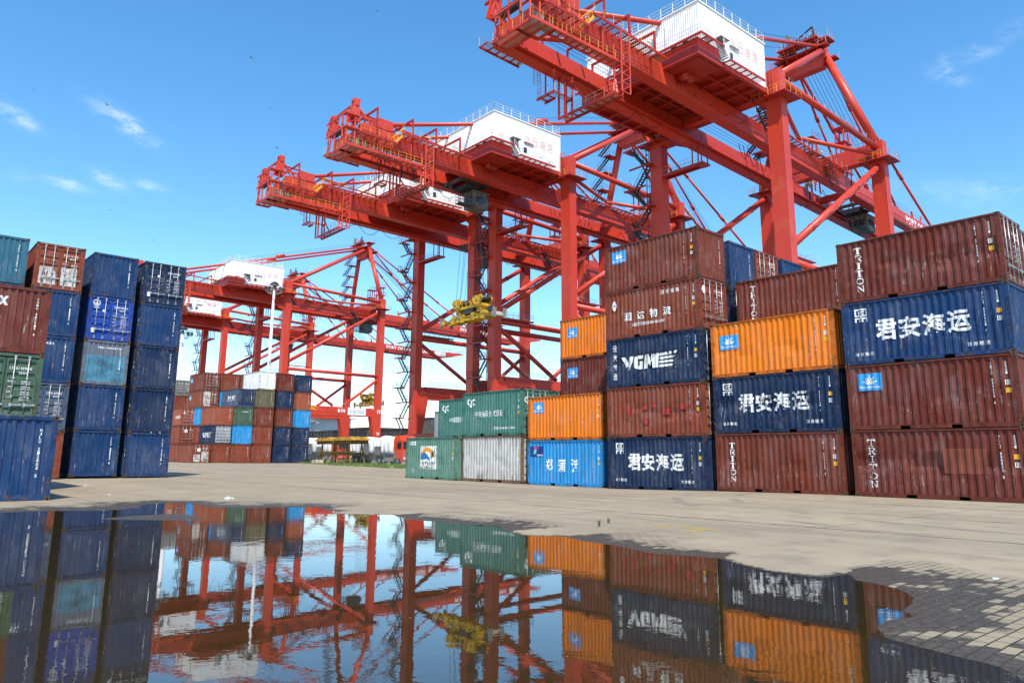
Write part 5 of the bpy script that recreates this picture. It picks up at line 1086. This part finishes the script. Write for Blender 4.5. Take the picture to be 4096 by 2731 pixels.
# grass strip: one sheet of blades
rnd = random.Random(11)
bm = bmesh.new(); strip = [(42.6, 66), (47.6, 96), (51.0, 116), (56.5, 116), (53.4, 84), (51.0, 66)]; sp2 = np.array(strip)
cand = np.array([(rnd.uniform(42, 57), rnd.uniform(66, 116)) for _ in range(26000)]); ins = sdist(cand, strip)
for (x, y), q in zip(cand, ins):
    q = q + noise.noise(Vector((x * .5, y * .5, 0))) * .9
    if q < 0: continue
    z = ground_z(y); h = rnd.uniform(.10, .34) * min(1, .4 + q); a = rnd.uniform(0, 6.28); w = rnd.uniform(.03, .07); lx, ly = rnd.uniform(-.12, .12), rnd.uniform(-.12, .12)
    bm.faces.new([bm.verts.new((x - math.cos(a) * w, y - math.sin(a) * w, z)), bm.verts.new((x + math.cos(a) * w, y + math.sin(a) * w, z)), bm.verts.new((x + lx, y + ly, z + h))])
link('grass', mesh_of(bm, 'grass'), simple('grass blades', (.13, .19, .035), .7, 0, .6, .8), None, kind='stuff', label='green grass strip along the wire fence', category='grass')
# ------------------------------------------------------------------ light masts
def light_mast(x, y, top, label, r0=.42):
    r = empty('light_mast', (x, y, ground_z(y)), 0, label, 'light mast', 'tall light masts in the yard'); P = lambda n, b, m=M_RAILW, par=r: link(n, b.mesh(n), m, par)
    P('pole', B().tube((0, 0, 0), (0, 0, top - 1.6), r0, 14, r0 * .55)); hz = top - 1.4
    b = B()
    for rr, z in ((1.9, hz), (1.7, hz - .9), (1.1, hz - 1.3)): b.path([(rr * math.cos(k * .3927), rr * math.sin(k * .3927), z) for k in range(17)], .05, 5)
    for k in range(8): a = k * .7854; b.tube((.2 * math.cos(a), .2 * math.sin(a), hz - .3), (1.9 * math.cos(a), 1.9 * math.sin(a), hz), .04, 4); b.tube((1.7 * math.cos(a), 1.7 * math.sin(a), hz - .9), (1.9 * math.cos(a), 1.9 * math.sin(a), hz), .03, 4); b.tube((.3 * math.cos(a), .3 * math.sin(a), hz - 1.5), (1.7 * math.cos(a), 1.7 * math.sin(a), hz - .9), .03, 4)
    P('lamp_ring', b, M_STEEL)
    for k in range(10):
        a = k * .6283; c, s = math.cos(a), math.sin(a); b = B(); b.box((1.75 * c - .22, 1.75 * s - .22, hz - .65), (1.75 * c + .22, 1.75 * s + .22, hz - .25)); P('floodlight', b, M_DKGREY)
    b = B(); b.tube((0, 0, hz + .35), (0, 0, hz + .75), .95, 14, .75); b.tube((0, 0, hz + .75), (0, 0, hz + 1.15), .75, 14, .12); b.tube((0, 0, hz - .3), (0, 0, hz + .4), .25, 10); P('mast_cap', b, M_DKGREY)
light_mast(59.4, 140, 35.4, 'tall white light mast rising behind the white container'); light_mast(45.7, 150, 26.0, 'white light mast mostly hidden behind the left blue stack', .62)
# ------------------------------------------------------------------ ship at the berth
M_HULL = simple('weathered grey hull', (.115, .110, .100), .6, .1, .5, .08); M_HULLD = simple('dark grey hull', (.06, .062, .066), .45, .2, .5, .1)
r = empty('cargo_ship', (126, 0, -3), 0, 'grey cargo ship with white bridge moored beyond the crane legs', 'ship'); P = lambda n, b, m, par=r: link(n, b.mesh(n), m, par)
b = B(); b.poly([(0, 110, -2), (0, 300, -2), (6, 318, 0), (9, 330, 9.8), (3, 312, 9.2), (0, 300, 8.6), (0, 110, 8.6), (2, 100, 9)], (24, 0, 0)); P('hull', b, M_HULLD)
for k, (y0, y1, z1) in enumerate(((150, 178, 13.0), (180, 192, 15.4), (194.5, 213, 12.6), (214.5, 235.5, 13.4), (238.5, 259, 12.9), (260, 274, 12.0))):
    b = B(); b.box((.5, y0, 8.6), (16, y1, z1)); b.box((.3, y0 - .2, z1 - .35), (16.2, y1 + .2, z1)); y = y0 + 1
    while y < y1: b.box((.38, y, 8.7), (.5, y + .14, z1 - .4)); y += 2.6
    for q in range(5): b.box((.2, y1 - 1.6, 9 + q * .75), (.5, y1 - .9, 9.25 + q * .75))
    P('hatch_coaming', b, M_HULL if k % 2 else M_HULLD)
b = B(); b.box((3, 262, 8.6), (20, 282, 19.4)); b.box((1.0, 259.5, 18.0), (21, 283, 18.3)); b.box((1.0, 257.5, 16.0), (4, 283, 16.25)); s_ = P('bridge', b, M_HOUSE)
for k in range(7): P('window', B().box((2.94, 263 + k * 2.6, 18.5), (3.0, 264.9 + k * 2.6, 19.2)), M_GLASS, s_)
for k in range(5): P('porthole', B().box((2.95, 264 + k * 3.6, 13.2), (3.0, 264.7 + k * 3.6, 14.0)), M_GLASS, s_)
# ------------------------------------------------------------------ fence
fx = lambda y: 52.2 + (y - 82.5) * .11
r = empty('wire_fence', (0, 0, 0), 0, 'thin wire fence on green posts behind the grass', 'fence'); b = B()
M_FPOST = simple('green fence post', (.06, .22, .18), .5, .2, .3)
y = 70
while y < 121: 
    p = Vector((fx(y), y, ground_z(y))); link('post', B().tube(p, p + Vector((0, 0, 1.85)), .045, 6).mesh('post'), M_FPOST, r); y += 3.0
for k in range(11): z = .15 + k * .165; b.tube((fx(70), 70, ground_z(70) + z), (fx(121), 121, ground_z(121) + z), .007, 4)
y = 70
while y < 121: b.tube((fx(y), y, ground_z(y) + .1), (fx(y), y, ground_z(y) + 1.8), .006, 4); y += .25
link('wire_mesh', b.mesh('wire_mesh'), M_STEEL, r)
# ------------------------------------------------------------------ trucks with white bulk sacks
M_TRED = simple('red truck paint', (.62, .055, .02), .35, 0, .15, 1); M_TYRE = simple('tyre rubber', (.018, .018, .018), .85, 0, .2); M_SACK = simple('white woven sack', (.80, .80, .80), .8, 0, .12, 1.5, .2, .6)
def truck(x, y, label):
    r = empty('truck', (x, y, ground_z(y)), 0, label, 'truck', 'trucks loaded with white sacks'); P = lambda n, b, m, par=r: link(n, b.mesh(n), m, par)
    b = B(); b.box((-1.25, .1, 1.15), (1.25, 2.3, 3.3)); b.hexa([(-1.25, .1, 3.3), (1.25, .1, 3.3), (1.25, 2.3, 3.3), (-1.25, 2.3, 3.3), (-1.15, .9, 3.95), (1.15, .9, 3.95), (1.15, 2.2, 3.95), (-1.15, 2.2, 3.95)]); b.box((-1.25, -.05, .45), (1.25, .6, 1.2)); b.box((-1.27, .5, .8), (-1.1, 2.3, 1.2)); b.box((1.1, .5, .8), (1.27, 2.3, 1.2))
    cb = P('cab', b, M_TRED); P('windscreen', B().box((-1.12, .05, 2.15), (1.12, .12, 3.15)), M_GLASS, cb); P('side_window', B().box((-1.28, .4, 2.2), (-1.24, 1.35, 3.0)), M_GLASS, cb); P('side_window', B().box((1.24, .4, 2.2), (1.28, 1.35, 3.0)), M_GLASS, cb)
    P('grille', B().box((-.8, -.09, 1.25), (.8, .1, 1.95)).box((-.9, -.09, .55), (.9, -.04, .75)), M_DKGREY, cb)
    for q in (-.95, .95): P('headlight', B().box((q - .2, -.10, .75), (q + .2, -.04, 1.0)), M_LBL, cb)
    P('chassis', B().box((-.45, .5, .7), (.45, 15.2, 1.0)).box((-1.25, 3.2, 1.15), (1.25, 15.6, 1.35)).box((-1.2, 7.0, .6), (-1.0, 11.5, 1.0)).box((-1.0, 6.6, .4), (.9, 7.2, 1.15)), M_DKGREY)
    P('fuel_tank', B().box((-1.25, 3.2, .45), (-.6, 4.6, 1.0)), M_STEEL)
    for yy in (1.3, 4.9, 6.1, 12.6, 13.8, 15.0):
        for q in (-1.05, 1.05):
            w = P('wheel', B().tube((q - .16, yy, .5), (q + .16, yy, .5), .5, 18), M_TYRE); P('rim', B().tube((q - .17, yy, .5), (q + .17, yy, .5), .26, 12), M_STEEL, w)
    P('side_rail', B().box((-1.28, 9.0, 1.35), (-1.22, 10.5, 3.0)).box((-1.28, 5.6, 1.35), (-1.22, 7.4, 2.5)), M_GREYM)
    rr = random.Random(int(y))
    for k in range(12):
        yy = 3.75 + k * 1.0; h = rr.uniform(2.3, 2.6); bm = bmesh.new(); bmesh.ops.create_icosphere(bm, subdivisions=3, radius=1)
        for v in bm.verts:
            p = v.co.copy(); q = Vector([math.copysign(abs(c) ** .45, c) for c in p]); d = 1 + noise.noise(p * 2.2 + Vector((k, y, 0))) * .10; v.co = Vector((q.x * 1.2 * d, yy + q.y * .50 * d, 1.36 + (q.z + 1) * h / 2 * (1 + .08 * noise.noise(p * 1.7 + Vector((0, k, y))))))
        for f in bm.faces: f.smooth = True
        o = link('bulk_sack', mesh_of(bm, 'bulk_sack'), M_SACK, None, label='white bulk sack loaded on the ' + label.split(',')[0], category='sack', group='white bulk sacks on the ' + label.split(',')[0]); o.location = r.location
truck(57.6, 86.6, 'red truck beside the pale green container, cab turned right'); truck(58.6, 106.5, 'red truck behind the yellow steel frame, facing front')
# ------------------------------------------------------------------ old yellow spreader on a stand
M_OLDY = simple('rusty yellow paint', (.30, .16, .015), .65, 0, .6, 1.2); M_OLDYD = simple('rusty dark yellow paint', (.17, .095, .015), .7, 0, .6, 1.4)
r = empty('yellow_steel_frame', (51.0, 89.2, ground_z(90)), R(-6), 'rusty yellow steel spreader frame resting on trestle legs by the grass', 'steel frame'); P = lambda n, b, m, par=r: link(n, b.mesh(n), m, par)
b = B()
for x in (-1.1, 1.1): b.box((x - .15, -.4, 2.75), (x + .15, 12.0, 3.25))
for y in (-.4, 5.6, 11.7): b.box((-1.2, y, 2.8), (1.2, y + .4, 3.2))
P('main_frame', b, M_OLDYD)
for y0, y1 in ((-.9, 5.3), (6.2, 12.6)): P('flipper_beam', B().hexa([(-1.5, y0, 3.2), (1.4, y0, 3.2), (1.4, y1, 3.2), (-1.5, y1, 3.2), (-1.2, y0 + .9, 3.7), (1.2, y0 + .9, 3.7), (1.2, y1 - .9, 3.7), (-1.2, y1 - .9, 3.7)]), M_OLDY)
for y in (1.0, 5.6, 10.6):
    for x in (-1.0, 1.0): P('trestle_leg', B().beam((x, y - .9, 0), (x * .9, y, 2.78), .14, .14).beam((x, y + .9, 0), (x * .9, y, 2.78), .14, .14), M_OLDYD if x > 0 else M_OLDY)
P('cross_bar', B().beam((-1.05, -1.2, 1.7), (-1.05, 12.5, 1.55), .14, .2).beam((1.0, -.2, 1.45), (1.0, 11.8, 1.45), .14, .2).beam((-1.05, 2, .3), (-1.05, 5.4, 1.6), .1, .1).beam((-1.05, 9.6, .3), (-1.05, 6.2, 1.6), .1, .1), M_OLDYD)
bl = link('concrete_block', B().box((-.5, -.9, 0), (.5, .9, .55)).mesh('concrete_block'), M_CREAM, None, label='pale concrete block under the yellow steel frame', category='block'); bl.location = (48.9, 96.6, ground_z(96)); bl.rotation_euler.z = R(-6)
# ------------------------------------------------------------------ weeds, litter, birds
M_WEED = simple('dry weed', (.12, .13, .03), .8, 0, .4); M_BAG = simple('white plastic', (.52, .52, .50), .35, 0, .1); M_BIRD = simple('brown feathers', (.20, .15, .10), .8, 0, .4)
def weed(x, y, h, label, seed):
    rr = random.Random(seed); b = B()
    for k in range(16):
        a = rr.uniform(0, 6.28); l = h * rr.uniform(.5, 1); t = Vector((math.cos(a) * l * .35, math.sin(a) * l * .35, l)); s = Vector((rr.uniform(-.03, .03), rr.uniform(-.03, .03), 0)); n = Vector((-math.sin(a), math.cos(a), 0)) * .008; m = s.lerp(t, .6) + Vector((0, 0, .03))
        b.bm.faces.new([b.bm.verts.new(p) for p in (s - n, s + n, m + n, m - n)]); b.bm.faces.new([b.bm.verts.new(p) for p in (m - n, m + n, t)])
    o = link('weed', b.mesh('weed'), M_WEED, None, label=label, category='weed', group='weeds in the paving'); o.location = (x, y, .014)
rnd = random.Random(21); bm = bmesh.new(); n_ = 0
while n_ < 110:      # bits of leaf and chaff adrift on the water, mostly along the shore
    x, y = rnd.uniform(.8, 10.3), rnd.uniform(1.2, 24); q = float(sdist(np.array([(x, y)]), WATER)[0])
    if q < .12 or (q > .9 and rnd.random() > .12): continue
    s = rnd.uniform(.006, .022); a = rnd.uniform(0, 6.28); bm.faces.new([bm.verts.new((x + s * math.cos(a + k * 1.57) * (1 if k % 2 else .45), y + s * math.sin(a + k * 1.57) * (1 if k % 2 else .45), -.001)) for k in range(4)]); n_ += 1
link('floating_chaff', mesh_of(bm, 'floating_chaff'), simple('dry leaf bits', (.34, .27, .16), .8, 0, .6, 9), None, kind='stuff', label='bits of dry leaf floating on the puddle', category='debris')
weed(12.09, 10.96, .17, 'taller dry weed growing in the concrete joint', 1); weed(12.9, 11.4, .13, 'smaller dry weed beyond the taller one', 2)
def litter(x, y, s, label, seed, name='plastic_bag', cat='litter'):
    bm = bmesh.new(); bmesh.ops.create_icosphere(bm, subdivisions=3, radius=1)
    for v in bm.verts:
        p = v.co.copy(); d = 1 + noise.noise(p * 1.6 + Vector((seed, 0, 0))) * .7 + noise.noise(p * 4 + Vector((seed, 3, 0))) * .3; v.co = Vector((p.x * s * d, p.y * s * .7 * d, max(0, p.z * s * .32 * d + s * .12)))
    o = link(name, mesh_of(bm, name), M_BAG, None, label=label, category=cat, group='plastic litter on the ground'); o.location = (x, y, .012 if y < 30 else ground_z(y))
litter(9.5, 24.9, .16, 'crumpled white plastic bag on the far puddle edge', 1); litter(8.1, 38.0, .10, 'flat white plastic scrap beside the left shadows', 2); litter(7.0, 29.5, .07, 'small pale scrap on the dry concrete by the blue container', 3); litter(10.9, 3.3, .05, 'tiny pale scrap on the wet pavers at the right', 4)
def bird(d, dist, span, yaw, roll, label):
    b = B(); s = span
    b.tube((0, -.28 * s, 0), (0, .10 * s, 0), .035 * s, 8, .06 * s).tube((0, .10 * s, 0), (0, .24 * s, .01 * s), .06 * s, 8, .03 * s)
    b.poly([(-.03 * s, -.28 * s, 0), (.03 * s, -.28 * s, 0), (.07 * s, -.44 * s, 0), (-.07 * s, -.44 * s, 0)], (0, 0, .008 * s)); body = b.mesh('bird')
    o = link('bird', body, M_BIRD, None, label=label, category='bird', group='small birds gliding in the sky'); o.location = Vector((0, 0, CAMH)) + d * dist; o.rotation_euler = (R(8), R(roll), R(yaw))
    for q in (-1, 1): link('wing', B().poly([(q * .04 * s, .10 * s, .02 * s), (q * .26 * s, .15 * s, .09 * s), (q * .5 * s, -.02 * s, .05 * s), (q * .24 * s, .0 * s, .07 * s), (q * .04 * s, -.08 * s, .02 * s)], (0, 0, .01 * s)).mesh('wing'), M_BIRD, o)
for a in ((Vector((0.3024, 0.8282, 0.4718)), 42, 0.29, 60, 10, 'bird with level wings, highest of those left of the tall crane'),
          (Vector((0.1919, 0.9404, 0.2809)), 40, 0.24, -30, -8, 'bird low in the sky above the left blue stacks'),
          (Vector((0.242, 0.9366, 0.2533)), 44, 0.24, 20, 5, 'bird lowest in the sky right of the navy door-end container'),
          (Vector((0.3536, 0.8552, 0.379)), 60, 0.34, 80, 10, 'bird just left of the middle crane rear end'),
          (Vector((0.3356, 0.8419, 0.4225)), 65, 0.31, -50, 0, 'bird halfway up the sky left of the middle crane'),
          (Vector((0.1688, 0.9036, 0.3938)), 38, 0.26, 40, 25, 'bird gliding in front of the left cloud wisp'),
          (Vector((0.4174, 0.7326, 0.5376)), 55, 0.31, 15, 5, 'bird near the top edge left of the tall crane'),
          (Vector((0.0983, 0.9146, 0.3921)), 60, 0.24, 70, 0, 'tiny far bird above the leftmost cloud wisp')): bird(*a)
